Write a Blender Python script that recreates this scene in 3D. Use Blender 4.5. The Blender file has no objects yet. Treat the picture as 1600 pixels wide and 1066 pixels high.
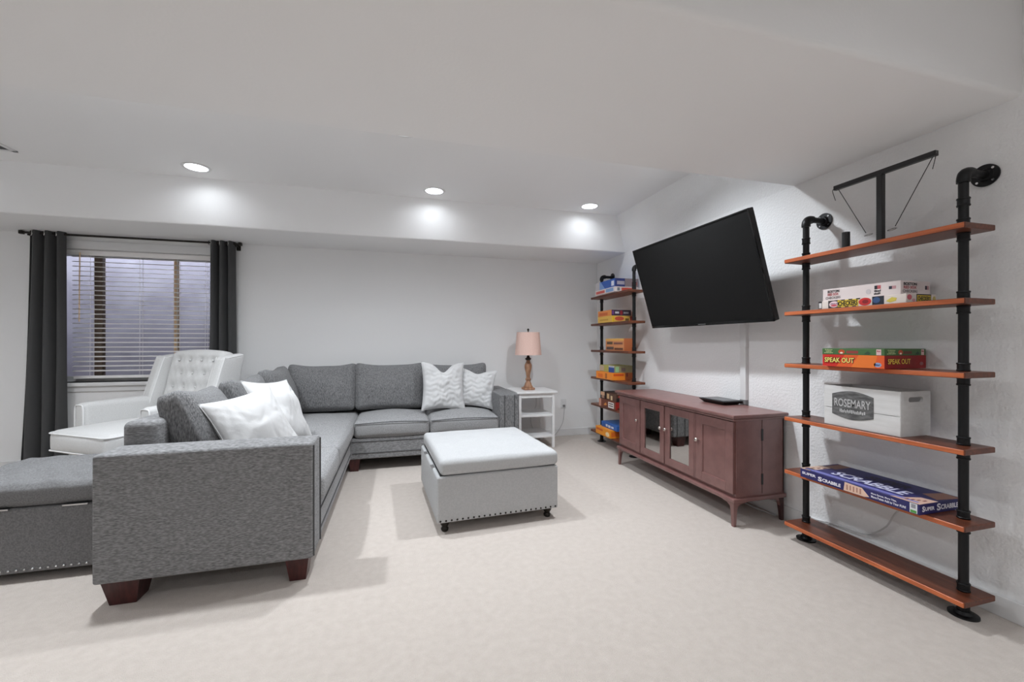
import bpy, bmesh, math, random
from mathutils import Vector, Matrix, Euler
from mathutils import noise as mnoise

random.seed(7)
SC = bpy.context.scene
COL = SC.collection
PI = math.pi

# ------------------------------------------------------------------ camera
cam_d = bpy.data.cameras.new('camera')
cam_d.sensor_width = 36.0
cam_d.lens = 652 / 1600 * 36.0
cam_d.shift_y = 3 / 1600
cam_d.clip_start = 0.02
cam = bpy.data.objects.new('camera', cam_d)
COL.objects.link(cam)
cam.location = (0, 0, 1.15)
cam.rotation_euler = (PI / 2, 0, -math.atan(180 / 652))
SC.camera = cam

# ------------------------------------------------------------------ world (dull sky seen down the window well)
world = bpy.data.worlds.new('world')
SC.world = world
world.use_nodes = True
bg = world.node_tree.nodes['Background']
bg.inputs['Color'].default_value = (0.84, 0.88, 1.0, 1)
bg.inputs['Strength'].default_value = 4.0

# recessed downlights: watts and beam angle of each row; the row behind the camera is added fill
ZONES = {'back': (1.0, 170), 'middle': (28.0, 162), 'near': (3.4, 162), 'rear_fill': (13.0, 162)}
LENS_GLOW = 6.0          # radiance of the downlight lenses themselves
LAMP_COLOUR = (0.932, 0.985, 1.042)
SC.view_settings.view_transform = 'Standard'
SC.view_settings.look = 'None'
SC.view_settings.exposure = 0.38
SC.view_settings.gamma = 1.0
SC.view_settings.use_curve_mapping = False
SC.cycles.use_denoising = True
SC.cycles.max_bounces = 10
SC.cycles.diffuse_bounces = 7
SC.cycles.glossy_bounces = 4
SC.cycles.transmission_bounces = 6
SC.cycles.sample_clamp_indirect = 6.0
SC.cycles.caustics_reflective = False
SC.cycles.caustics_refractive = False

# ------------------------------------------------------------------ materials
MATS = {}


def srgb(r, g, b):
    f = lambda c: (c / 255 / 12.92) if c / 255 <= 0.04045 else ((c / 255 + 0.055) / 1.055) ** 2.4
    return (f(r), f(g), f(b))


def mat(name, col, rough=0.6, metal=0.0, col2=None, scale=(20, 20, 20), detail=3.0, lo=0.35, hi=0.65,
        bump=0.0, bump_scale=None, bump_dist=0.01, spec=0.5, emit=None, emit_s=0.0, sheen=0.0):
    if name in MATS:
        return MATS[name]
    m = bpy.data.materials.new(name)
    m.use_nodes = True
    nt = m.node_tree
    b = nt.nodes['Principled BSDF']
    b.inputs['Base Color'].default_value = (*col, 1)
    b.inputs['Roughness'].default_value = rough
    b.inputs['Metallic'].default_value = metal
    b.inputs['Specular IOR Level'].default_value = spec
    if sheen:
        b.inputs['Sheen Weight'].default_value = sheen
    if emit:
        b.inputs['Emission Color'].default_value = (*emit, 1)
        b.inputs['Emission Strength'].default_value = emit_s
    tc = None
    if col2 is not None or bump:
        tc = nt.nodes.new('ShaderNodeTexCoord')
    if col2 is not None:
        mp = nt.nodes.new('ShaderNodeMapping')
        mp.inputs['Scale'].default_value = scale
        nz = nt.nodes.new('ShaderNodeTexNoise')
        nz.inputs['Scale'].default_value = 1.0
        nz.inputs['Detail'].default_value = detail
        cr = nt.nodes.new('ShaderNodeValToRGB')
        cr.color_ramp.elements[0].position = lo
        cr.color_ramp.elements[0].color = (*col, 1)
        cr.color_ramp.elements[1].position = hi
        cr.color_ramp.elements[1].color = (*col2, 1)
        nt.links.new(tc.outputs['Object'], mp.inputs['Vector'])
        nt.links.new(mp.outputs['Vector'], nz.inputs['Vector'])
        nt.links.new(nz.outputs['Fac'], cr.inputs['Fac'])
        nt.links.new(cr.outputs['Color'], b.inputs['Base Color'])
    if bump:
        mp2 = nt.nodes.new('ShaderNodeMapping')
        mp2.inputs['Scale'].default_value = bump_scale or scale
        n2 = nt.nodes.new('ShaderNodeTexNoise')
        n2.inputs['Scale'].default_value = 1.0
        n2.inputs['Detail'].default_value = 3.0
        bp = nt.nodes.new('ShaderNodeBump')
        bp.inputs['Strength'].default_value = bump
        bp.inputs['Distance'].default_value = bump_dist
        nt.links.new(tc.outputs['Object'], mp2.inputs['Vector'])
        nt.links.new(mp2.outputs['Vector'], n2.inputs['Vector'])
        nt.links.new(n2.outputs['Fac'], bp.inputs['Height'])
        nt.links.new(bp.outputs['Normal'], b.inputs['Normal'])
    MATS[name] = m
    return m


def flat(r, g, b, rough=0.5):
    return mat('print_%d_%d_%d' % (r, g, b), srgb(r, g, b), rough)


WALL = mat('wall_paint', (0.83, 0.83, 0.83), 0.75, bump=0.6, bump_scale=(75, 75, 75), bump_dist=0.006, spec=0.25)
WALL_SMOOTH = mat('wall_paint_back', (0.82, 0.82, 0.82), 0.75, bump=0.12, bump_scale=(75, 75, 75), bump_dist=0.004, spec=0.25)
CEIL = mat('ceiling_paint', (0.86, 0.86, 0.86), 0.85, bump=0.12, bump_scale=(70, 70, 70), bump_dist=0.004, spec=0.2)
TRIM = mat('trim_white', (0.72, 0.72, 0.72), 0.4, spec=0.4)
CARPET = mat('carpet', (0.515, 0.456, 0.410), 0.95, col2=(0.60, 0.541, 0.492), scale=(28, 28, 28), detail=8.0, lo=0.15, hi=0.85,
             bump=0.7, bump_scale=(260, 260, 260), bump_dist=0.006, spec=0.1, sheen=0.2)
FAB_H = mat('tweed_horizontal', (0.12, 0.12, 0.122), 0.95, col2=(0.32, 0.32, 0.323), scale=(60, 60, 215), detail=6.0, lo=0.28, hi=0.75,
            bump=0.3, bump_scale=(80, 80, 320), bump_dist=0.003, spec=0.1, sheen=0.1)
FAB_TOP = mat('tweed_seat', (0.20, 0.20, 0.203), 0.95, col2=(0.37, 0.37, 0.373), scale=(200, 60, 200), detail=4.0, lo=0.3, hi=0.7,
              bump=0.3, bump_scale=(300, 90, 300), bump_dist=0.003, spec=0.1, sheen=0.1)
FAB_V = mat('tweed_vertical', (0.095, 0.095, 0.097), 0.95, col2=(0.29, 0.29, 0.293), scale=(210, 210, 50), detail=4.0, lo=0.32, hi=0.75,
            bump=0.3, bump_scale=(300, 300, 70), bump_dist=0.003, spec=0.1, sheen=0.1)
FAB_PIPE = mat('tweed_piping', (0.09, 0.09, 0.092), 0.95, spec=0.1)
BENCH_F = mat('bench_fabric', (0.155, 0.155, 0.157), 0.95, col2=(0.225, 0.225, 0.228), scale=(150, 150, 150), detail=6.0, bump=0.2,
              bump_scale=(260, 260, 260), bump_dist=0.003, spec=0.1)
CREAM = mat('pale_linen', (0.62, 0.62, 0.615), 0.9, col2=(0.68, 0.68, 0.675), scale=(150, 150, 150), bump=0.12, bump_scale=(350, 350, 350),
            bump_dist=0.002, spec=0.15)
CREAM_PIPE = mat('pale_piping', (0.84, 0.84, 0.84), 0.85, spec=0.15)
OTT = mat('ottoman_linen', (0.44, 0.445, 0.45), 0.9, col2=(0.485, 0.49, 0.493), scale=(120, 120, 120), bump=0.1, bump_scale=(350, 350, 350),
          bump_dist=0.002, spec=0.15)
PILLOW = mat('pillow_cotton', (0.60, 0.60, 0.60), 0.9, bump=0.25, bump_scale=(45, 45, 45), bump_dist=0.006, spec=0.15)
LEGWOOD = mat('mahogany', srgb(56, 24, 23), 0.35, col2=srgb(74, 34, 32), scale=(60, 60, 12))
DARKMETAL = mat('black_pipe', (0.018, 0.018, 0.019), 0.42, metal=0.6, bump=0.05, bump_scale=(200, 200, 200), bump_dist=0.001)
BRONZE = mat('dark_bronze', (0.03, 0.026, 0.022), 0.4, metal=0.7)
STEEL = mat('nail_steel', (0.62, 0.62, 0.62), 0.25, metal=1.0)
BLACK = mat('black_plastic', (0.012, 0.012, 0.013), 0.35)
SCREEN = mat('tv_screen', (0.012, 0.012, 0.012), 0.55, spec=0.08)
CONSOLE = mat('console_wood', srgb(114, 77, 73), 0.34, col2=srgb(126, 88, 84), scale=(14, 14, 14), detail=4.0, spec=1.0)
CONSOLE_D = mat('console_wood_inner', srgb(70, 42, 41), 0.4)
MIRROR = mat('console_glass', (0.55, 0.54, 0.53), 0.02, metal=1.0)
KNOB = mat('knob_nickel', (0.72, 0.66, 0.62), 0.25, metal=1.0)
WHITE_WOOD = mat('white_lacquer', (0.80, 0.80, 0.80), 0.35)
CRATE = mat('crate_wood', (0.66, 0.66, 0.65), 0.6, col2=(0.72, 0.72, 0.715), scale=(30, 8, 60), bump=0.1, bump_dist=0.002)
CRATE_SIGN = mat('crate_sign', (0.07, 0.07, 0.07), 0.7, col2=(0.17, 0.17, 0.17), scale=(20, 22, 80))
CURTAIN = mat('curtain_cloth', (0.062, 0.062, 0.063), 0.8, bump=0.1, bump_scale=(200, 200, 200), bump_dist=0.001, spec=0.3, sheen=0.1)
SLAT = mat('blind_slat', (0.90, 0.88, 0.87), 0.45)
SHELFWOOD = mat('shelf_wood', srgb(74, 38, 24), 0.38, col2=srgb(112, 59, 38), scale=(60, 5, 60), detail=5.0, lo=0.3, hi=0.7,
                bump=0.08, bump_dist=0.002)
SHELFWOOD2 = mat('shelf_wood_dark', srgb(92, 50, 32), 0.42, col2=srgb(132, 74, 46), scale=(60, 5, 60), detail=5.0, lo=0.3, hi=0.7)
EDGEWOOD_LIT = mat('shelf_edge_lit', srgb(168, 84, 46), 0.4, col2=srgb(206, 114, 68), scale=(60, 6, 60), detail=5.0, lo=0.3, hi=0.7)  # paler edge wood, lightened further for room light on the board fronts
LAMPWOOD = mat('lamp_wood', srgb(140, 100, 76), 0.6, col2=srgb(178, 136, 106), scale=(30, 30, 9), detail=4.0)
SHADE = mat('lamp_shade_linen', srgb(226, 190, 178), 0.9, col2=srgb(236, 204, 192), scale=(200, 200, 200))
CORD = mat('grey_cord', (0.55, 0.55, 0.55), 0.5)
GLASS_PANE = mat('window_glass', (0.9, 0.92, 0.95), 0.02)
_b = GLASS_PANE.node_tree.nodes['Principled BSDF']
_b.inputs['Transmission Weight'].default_value = 1.0
_b.inputs['IOR'].default_value = 1.15
WELL = mat('window_well_metal', srgb(168, 164, 172), 0.6, col2=srgb(190, 187, 194), scale=(3, 3, 3))
GRAVEL = mat('well_gravel', srgb(120, 112, 108), 0.9, col2=srgb(160, 152, 146), scale=(30, 30, 30))
FRAME_SHADED = mat('window_frame_shaded', srgb(120, 104, 92), 0.5)  # frame bar in shade, the shade put into its colour
FRAME_LIT = mat('window_frame_lit', srgb(236, 206, 168), 0.5)  # same frame lit from the room, the light put into its colour
LENS = mat('downlight_lens', (1, 1, 1), 0.5, emit=LAMP_COLOUR, emit_s=LENS_GLOW)

# ------------------------------------------------------------------ object helpers
PM = {}


def put(o, label=None, cat=None, group=None, kind=None):
    if label:
        o['label'] = label
    if cat:
        o['category'] = cat
    if group:
        o['group'] = group
    if kind:
        o['kind'] = kind
    return o


def thing(name, label, cat, loc, rz=0.0, group=None):
    o = bpy.data.objects.new(name, None)
    COL.objects.link(o)
    o.empty_display_size = 0.1
    o.location = loc
    o.rotation_euler = (0, 0, rz)
    PM[o] = Matrix.Translation(Vector(loc)) @ Matrix.Rotation(rz, 4, 'Z')
    return put(o, label, cat, group)


def obj(name, bm, m, parent=None, smooth=False, local=False, angle=40):
    """link a bmesh given in world coordinates (or in the parent's, local=True) as one mesh object"""
    if parent is not None and not local:
        bmesh.ops.transform(bm, matrix=PM[parent].inverted(), verts=bm.verts)
    bmesh.ops.recalc_face_normals(bm, faces=bm.faces)
    me = bpy.data.meshes.new(name)
    if smooth:
        for f in bm.faces:
            f.smooth = True
        lim = math.radians(angle)
        for e in bm.edges:
            if len(e.link_faces) == 2 and e.calc_face_angle(0) > lim:
                e.smooth = False
    bm.to_mesh(me)
    bm.free()
    me.materials.append(m)
    o = bpy.data.objects.new(name, me)
    COL.objects.link(o)
    if parent is not None:
        o.parent = parent
        PM[o] = PM[parent]
    else:
        PM[o] = Matrix.Identity(4)
    return o


def dup(o, loc, parent=None):
    """a copy of one mesh part (shared mesh data) at an offset in its parent's frame"""
    c = o.copy()
    COL.objects.link(c)
    c.parent = parent if parent is not None else o.parent
    c.location = loc
    PM[c] = PM.get(c.parent, Matrix.Identity(4))
    return c


def box(x0, x1, y0, y1, z0, z1, bev=0.0, seg=2, bm=None):
    b = bm or bmesh.new()
    x0, x1 = min(x0, x1), max(x0, x1)
    y0, y1 = min(y0, y1), max(y0, y1)
    z0, z1 = min(z0, z1), max(z0, z1)
    v = [b.verts.new(p) for p in ((x0, y0, z0), (x1, y0, z0), (x1, y1, z0), (x0, y1, z0),
                                  (x0, y0, z1), (x1, y0, z1), (x1, y1, z1), (x0, y1, z1))]
    fs = [b.faces.new([v[i] for i in q]) for q in ((0, 3, 2, 1), (4, 5, 6, 7), (0, 1, 5, 4), (1, 2, 6, 5), (2, 3, 7, 6), (3, 0, 4, 7))]
    if bev > 0:
        es = list({e for f in fs for e in f.edges})
        bmesh.ops.bevel(b, geom=es, offset=bev, segments=seg, affect='EDGES', profile=0.5)
    return b


def loft(b, rings, close=True, cap0=True, cap1=True):
    """join successive rings of points"""
    R = [[b.verts.new(p) for p in r] for r in rings]
    n = len(R[0])
    for i in range(len(R) - 1):
        for k in range(n if close else n - 1):
            b.faces.new((R[i][k], R[i][(k + 1) % n], R[i + 1][(k + 1) % n], R[i + 1][k]))
    if cap0:
        b.faces.new(list(reversed(R[0])))
    if cap1:
        b.faces.new(R[-1])
    return R


def lathe(profile, c=(0, 0, 0), n=24, bm=None, cap0=True, cap1=True):
    b = bm or bmesh.new()
    rings = [[(c[0] + r * math.cos(2 * PI * k / n), c[1] + r * math.sin(2 * PI * k / n), c[2] + z) for k in range(n)] for r, z in profile]
    loft(b, rings, cap0=cap0, cap1=cap1)
    return b


def tube(pts, r, n=8, bm=None, closed=False):
    b = bm or bmesh.new()
    P = [Vector(p) for p in pts]
    rings = []
    up = Vector((0.13, 0.07, 1)).normalized()
    prev = None
    for i, p in enumerate(P):
        if closed:
            t = (P[(i + 1) % len(P)] - P[i - 1]).normalized()
        else:
            t = (P[min(i + 1, len(P) - 1)] - P[max(i - 1, 0)]).normalized()
        a = prev if prev is not None else (up if abs(t.dot(up)) < 0.95 else Vector((1, 0.1, 0)))
        s = (a - t * a.dot(t)).normalized()
        prev = s
        q = t.cross(s)
        rr = r[i] if isinstance(r, (list, tuple)) else r
        rings.append([p + s * (rr * math.cos(2 * PI * k / n)) + q * (rr * math.sin(2 * PI * k / n)) for k in range(n)])
    if closed:
        rings.append(rings[0])
        loft(b, rings, cap0=False, cap1=False)
        bmesh.ops.remove_doubles(b, verts=b.verts, dist=1e-6)
    else:
        loft(b, rings)
    return b


def disc_solid(c, axis, r, h, n=20, bm=None, r2=None):
    b = bm or bmesh.new()
    a = Vector(axis).normalized()
    s = a.orthogonal().normalized()
    q = a.cross(s)
    c = Vector(c)
    rings = []
    for rr, d in ((r, 0), (r if r2 is None else r2, h)):
        rings.append([c + a * d + s * (rr * math.cos(2 * PI * k / n)) + q * (rr * math.sin(2 * PI * k / n)) for k in range(n)])
    loft(b, rings)
    return b


def spline(pts, n=8):
    P = [Vector(p) for p in pts]
    out = []
    for i in range(len(P) - 1):
        p0, p1, p2, p3 = P[max(i - 1, 0)], P[i], P[i + 1], P[min(i + 2, len(P) - 1)]
        for k in range(n):
            t = k / n
            out.append(0.5 * ((2 * p1) + (p2 - p0) * t + (2 * p0 - 5 * p1 + 4 * p2 - p3) * t * t + (3 * p1 - p0 - 3 * p2 + p3) * t ** 3))
    out.append(P[-1])
    return out


def soft_box(c, s, r, crown=(0, 0, 0), n=(8, 8, 6), fn=None, M=None, wob=0.0, seed=0.0):
    """an upholstered block: rounded edges, crowned faces, optional free displacement fn(p, u, v, w)"""
    c = Vector(c)
    h = [x / 2 for x in s]
    r = min(r, min(h) * 0.98)

    def axis(i):
        inner = h[i] - r
        a = [-inner + 2 * inner * k / n[i] for k in range(n[i] + 1)]
        ed = [inner + r * math.tan(math.radians(t)) for t in (15, 30, 45)]
        return [-x for x in reversed(ed)] + a + ed
    A = [axis(i) for i in range(3)]
    b = bmesh.new()
    cache = {}

    def vert(p):
        key = tuple(round(x, 6) for x in p)
        if key in cache:
            return cache[key]
        inner = Vector([max(-(h[i] - r), min(h[i] - r, p[i])) for i in range(3)])
        d = Vector(p) - inner
        q = inner + d.normalized() * r if d.length > 1e-9 else Vector(p)
        u, v, w = (p[i] / h[i] for i in range(3))
        f = lambda t: max(0.0, 1 - t * t)
        q = q + Vector((crown[0] * f(v) * f(w) * u, crown[1] * f(u) * f(w) * v, crown[2] * f(u) * f(v) * w))
        if wob:
            nv = mnoise.noise_vector(Vector((q.x * 4 + seed, q.y * 4 + seed * 2, q.z * 4 - seed)))
            q = q + nv * wob
        if fn:
            q = fn(q, u, v, w)
        if M is not None:
            q = M @ q
        cache[key] = b.verts.new(q + c)
        return cache[key]
    for i in range(3):
        j, k = (i + 1) % 3, (i + 2) % 3
        for sgn in (-1, 1):
            for a in range(len(A[j]) - 1):
                for e in range(len(A[k]) - 1):
                    pts = []
                    for da, de in ((0, 0), (1, 0), (1, 1), (0, 1)):
                        p = [0, 0, 0]
                        p[i] = sgn * h[i]
                        p[j] = A[j][a + da]
                        p[k] = A[k][e + de]
                        pts.append(vert(p))
                    try:
                        b.faces.new(pts)
                    except ValueError:
                        pass
    return b


def rect_ring(c, sx, sy, r, z, n=6):
    """a rounded rectangle of points, for piping"""
    out = []
    for qx, qy, a0 in ((1, 1, 0), (-1, 1, 90), (-1, -1, 180), (1, -1, 270)):
        for k in range(n + 1):
            a = math.radians(a0 + 90 * k / n)
            out.append((c[0] + qx * (sx / 2 - r) + r * math.cos(a), c[1] + qy * (sy / 2 - r) + r * math.sin(a), z))
    return out


def frustum(x0, x1, y0, y1, z0, z1, tx, ty, bm=None, ox=0, oy=0):
    """tapered block: full size at z1, shrunk by factors tx, ty at z0, shifted by ox, oy"""
    b = bm or bmesh.new()
    cx, cy, hx, hy = (x0 + x1) / 2, (y0 + y1) / 2, (x1 - x0) / 2, (y1 - y0) / 2
    lo = [(cx + ox + a * hx * tx, cy + oy + c * hy * ty, z0) for a, c in ((-1, -1), (1, -1), (1, 1), (-1, 1))]
    hi = [(cx + a * hx, cy + c * hy, z1) for a, c in ((-1, -1), (1, -1), (1, 1), (-1, 1))]
    loft(b, [lo, hi])
    return b


def quad(p, right, up, w, h, bm=None):
    b = bm or bmesh.new()
    p, right, up = Vector(p), Vector(right), Vector(up)
    b.faces.new([b.verts.new(q) for q in (p, p + right * w, p + right * w + up * h, p + up * h)])
    return b


def plate(p, right, up, w, h, th=0.0006, bm=None):
    """a patch of print or painted shade: a very thin slab standing proud of the face it is printed on"""
    b = bm or bmesh.new()
    p, right, up = Vector(p), Vector(right), Vector(up)
    nrm = right.cross(up).normalized()
    lo = [p, p + right * w, p + right * w + up * h, p + up * h]
    loft(b, [[q - nrm * 0.0004 for q in lo], [q + nrm * th for q in lo]])
    return b


def poly_plate(p, right, up, pts, th=0.0006):
    b = bmesh.new()
    p, right, up = Vector(p), Vector(right), Vector(up)
    nrm = right.cross(up).normalized()
    lo = [p + right * a + up * c for a, c in pts]
    loft(b, [[q - nrm * 0.0004 for q in lo], [q + nrm * th for q in lo]])
    return b


_text_cache = {}


def text_bm(s, bold=0.0, shear=0.0):
    key = (s, bold, shear)
    if key not in _text_cache:
        cu = bpy.data.curves.new('lettering', 'FONT')
        cu.body = s
        cu.size = 1.0
        cu.offset = bold
        cu.shear = shear
        cu.resolution_u = 3
        o = bpy.data.objects.new('lettering', cu)
        COL.objects.link(o)
        bpy.context.view_layer.update()
        dg = bpy.context.evaluated_depsgraph_get()
        me = bpy.data.meshes.new_from_object(o.evaluated_get(dg))
        bpy.data.objects.remove(o)
        bpy.data.curves.remove(cu)
        _text_cache[key] = me
    b = bmesh.new()
    b.from_mesh(_text_cache[key])
    return b


def lettering(s, p, right, up, w, h, m, parent, bold=0.02, shear=0.0, lift=0.0012, name='lettering', smallcaps=False, serif=False):
    """write s on a face so that it fills the rectangle p, w by h"""
    b = text_bm(s, bold, shear)
    if smallcaps or serif:
        pass
    xs = [v.co.x for v in b.verts]
    ys = [v.co.y for v in b.verts]
    x0, x1, y0, y1 = min(xs), max(xs), min(ys), max(ys)
    p, right, up = Vector(p), Vector(right), Vector(up)
    nrm = right.cross(up).normalized()
    for v in b.verts:
        a, c = (v.co.x - x0) / (x1 - x0), (v.co.y - y0) / (y1 - y0)
        v.co = p + right * (a * w) + up * (c * h) + nrm * lift
    bmesh.ops.transform(b, matrix=PM[parent].inverted(), verts=b.verts)
    me = bpy.data.meshes.new(name)
    b.to_mesh(me)
    b.free()
    me.materials.append(m)
    o = bpy.data.objects.new(name, me)
    COL.objects.link(o)
    o.parent = parent
    PM[o] = PM[parent]
    return o


# ------------------------------------------------------------------ the room
XR, YB, XL, YF = 2.454, 4.82, -4.3, -3.4
ZU, ZS = 2.56, 2.156          # tray ceiling, dropped soffits
Y_SOF = 4.146                 # front of the back soffit
YN, YD = 1.085, 2.105         # dropped beam from YN to YD
WX0, WX1, WZ0, WZ1 = -3.14, -1.66, 0.78, 2.105   # window opening


def structure(name, bm, m, label, smooth=False, parent=None):
    o = obj(name, bm, m, parent, smooth)
    put(o, label, None, None, 'structure')
    return o


structure('floor', box(XL - .15, XR + .15, YF - .15, YB + .15, -0.12, 0), CARPET, 'beige wall to wall carpet of the basement room')
structure('wall_right', box(XR, XR + .12, YF, YB + .12, 0, ZU + .1), WALL, 'grey textured side wall behind television and pipe shelves')
structure('wall_left', box(XL - .12, XL, YF, YB + .12, 0, ZU + .1), WALL, 'grey side wall at the far left of the room')
structure('wall_front', box(XL - .12, XR + .12, YF - .12, YF, 0, ZU + .1), WALL, 'grey wall at the near end of the room')
b = box(XL, WX0, YB, YB + .2, 0, ZU)
box(WX1, XR, YB, YB + .2, 0, ZU, bm=b)
box(WX0, WX1, YB, YB + .2, 0, WZ0, bm=b)
box(WX0, WX1, YB, YB + .2, WZ1, ZU, bm=b)
structure('wall_back', b, WALL_SMOOTH, 'grey end wall with the window behind the sofa')

# ceiling with a round hole for each downlight
LIGHTS = [(-1.55, 3.90, 'recessed downlight above the window side of the sofa, leftmost of the back row'),
          (0.335, 3.92, 'recessed downlight in the middle of the back row above the sofa'),
          (1.913, 3.93, 'recessed downlight nearest the television wall in the back row'),
          (-1.40, 2.52, 'recessed downlight of the second row above the sectional sofa arm'),
          (0.05, 2.85, 'added unseen fill downlight of the second row above the pale ottoman'),  # unseen lamp added to put more light over the middle
          (1.50, 2.52, 'recessed downlight of the second row in front of the television'),
          (-3.30, 2.52, 'added unseen fill downlight of the second row near the left wall'),  # this and the next two are added to brighten the left side
          (-3.40, 3.90, 'added unseen fill downlight in the far left corner of the back row'),
          (-3.30, 0.10, 'added unseen fill downlight by the left wall before the dropped beam'),
          (-1.55, 0.10, 'recessed downlight left of the viewer before the dropped beam'),
          (0.20, 0.10, 'recessed downlight above the viewer before the dropped beam'),
          (1.60, 0.10, 'recessed downlight near the right wall before the dropped beam'),
          (-1.55, -1.9, 'added unseen fill downlight at the near end of the room, left'),  # unseen row behind the camera, added for frontal fill
          (0.20, -1.9, 'added unseen fill downlight at the near end of the room, middle'),
          (1.60, -1.9, 'added unseen fill downlight at the near end of the room, right')]
HR = 0.082


def holed_ceiling():
    bm = bmesh.new()
    c = 0.12
    xs = sorted({XL, XR} | {round(x + d, 4) for x, y, _ in LIGHTS for d in (-c, c)})
    ys = sorted({YF, YB} | {round(y + d, 4) for x, y, _ in LIGHTS for d in (-c, c)})
    cv = {}

    def V(x, y):
        k = (round(x, 4), round(y, 4))
        if k not in cv:
            cv[k] = bm.verts.new((x, y, ZU))
        return cv[k]
    holes = {}
    for x, y, _ in LIGHTS:
        holes[(round(x, 2), round(y, 2))] = (x, y)
    for i in range(len(xs) - 1):
        for j in range(len(ys) - 1):
            x0, x1, y0, y1 = xs[i], xs[i + 1], ys[j], ys[j + 1]
            inside = [h for h in holes.values() if x0 - 1e-6 < h[0] < x1 + 1e-6 and y0 - 1e-6 < h[1] < y1 + 1e-6
                      and abs(x0 - h[0] + c) < 1e-3 and abs(x1 - h[0] - c) < 1e-3]
            near = [h for h in holes.values() if h[0] - c - 1e-4 <= x0 and x1 <= h[0] + c + 1e-4 and h[1] - c - 1e-4 <= y0 and y1 <= h[1] + c + 1e-4]
            if near:
                continue
            bm.faces.new((V(x0, y0), V(x1, y0), V(x1, y1), V(x0, y1)))
    for hx, hy in holes.values():
        n = 32
        circ, sq = [], []
        for k in range(n):
            a = 2 * PI * (k + 0.5) / n
            ca, sa = math.cos(a), math.sin(a)
            t = c / max(abs(ca), abs(sa))
            circ.append(bm.verts.new((hx + HR * ca, hy + HR * sa, ZU)))
            sq.append(bm.verts.new((hx + t * ca, hy + t * sa, ZU)))
        for k in range(n):
            bm.faces.new((circ[k], circ[(k + 1) % n], sq[(k + 1) % n], sq[k]))
        for qx, qy in ((1, 1), (-1, 1), (-1, -1), (1, -1)):
            cands = sorted(range(n), key=lambda k: (sq[k].co.x - hx - qx * c) ** 2 + (sq[k].co.y - hy - qy * c) ** 2)[:2]
            bm.faces.new((bm.verts.new((hx + qx * c, hy + qy * c, ZU)), sq[cands[0]], sq[cands[1]]))
    return bm


structure('ceiling', holed_ceiling(), CEIL, 'pale grey tray ceiling with recessed downlights')
structure('ceiling_cap', box(XL - .1, XR + .1, YF - .1, YB + .1, ZU + .12, ZU + .2), CEIL, 'upper side of the ceiling above the downlights')

b = bmesh.new()


def profile_x(b, prof, x0, x1):
    loft(b, [[(x0, y, z) for y, z in prof], [(x1, y, z) for y, z in prof]])


def rc(cy, cz, r, a0, a1, n=6):
    return [(cy + r * math.cos(math.radians(a0 + (a1 - a0) * k / n)), cz + r * math.sin(math.radians(a0 + (a1 - a0) * k / n))) for k in range(n + 1)]


R_ = 0.022
profile_x(b, [(YB, ZS), (YB, ZU)] + [(Y_SOF, ZU)] + rc(Y_SOF + .012, ZS + .012, .012, 180, 270), XL, XR)
structure('trim_1', b, CEIL, 'boxed soffit running along the end wall above the window', True)
b = bmesh.new()
profile_x(b, [(YN, ZU), ] + rc(YN + R_, ZS + R_, R_, 180, 270) + rc(YD - .012, ZS + .012, .012, 270, 360) + [(YD, ZU)], XL, XR)
structure('trim_2', b, CEIL, 'wide dropped ceiling beam with rounded edges crossing the room', True)
b = bmesh.new()
loft(b, [[(XR, y, ZS), (XR, y, ZU), (2.351, y, ZU)] for y in (YD, Y_SOF)])
structure('trim_3', b, WALL, 'sloping panel between side wall and tray ceiling above the television')

for nm, bx, lb in (('baseboard_right', box(XR - .014, XR, YF, YB, 0, .088, .003), 'white baseboard along the television wall'),
                   ('baseboard_back', box(XL, XR - .014, YB - .014, YB, 0, .088, .003), 'white baseboard along the end wall'),
                   ('baseboard_left', box(XL, XL + .014, YF, YB - .014, 0, .088, .003), 'white baseboard along the left wall')):
    structure(nm, bx, TRIM, lb)

# ------------------------------------------------------------------ window and well outside it
win = thing('window_1', 'basement window with white sill, frame bars coloured as shaded brown and lit tan', None, (-2.35, YB, WZ0))
win['kind'] = 'structure'
obj('window_sill', box(WX0 - .03, WX1 + .03, YB - .035, YB + .14, WZ0 - .035, WZ0, .006), TRIM, win)
obj('window_apron', box(WX0 - .02, WX1 + .02, YB - .014, YB, WZ0 - .085, WZ0 - .035, .003), TRIM, win)
obj('window_head', box(WX0, WX1, YB - .01, YB + .14, WZ1 - .075, WZ1, .003), TRIM, win)
FY0, FY1 = YB + .145, YB + .185
b = box(WX0, WX0 + .05, FY0, FY1, WZ0, WZ1)
box(WX1 - .05, WX1, FY0, FY1, WZ0, WZ1, bm=b)
box(WX0, WX1, FY0, FY1, WZ0, WZ0 + .05, bm=b)
box(WX0, WX1, FY0, FY1, WZ1 - .12, WZ1 - .07, bm=b)
obj('window_frame', b, TRIM, win)
put(obj('mullion', box(-2.815, -2.75, FY0 - .01, FY1, WZ0 + .05, WZ1 - .12, .004), FRAME_SHADED, win), 'window mullion with shade put into its brown colour')
put(obj('mullion', box(-2.16, -2.135, FY0 - .02, FY1, WZ0 + .05, WZ1 - .12, .004), FRAME_LIT, win), 'window mullion with room light put into its tan colour')
for xa, xb in ((WX0 + .05, -2.815), (-2.75, -2.16), (-2.135, WX1 - .05)):
    obj('pane', box(xa, xb, YB + .163, YB + .168, WZ0 + .05, WZ1 - .12), GLASS_PANE, win)
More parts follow.
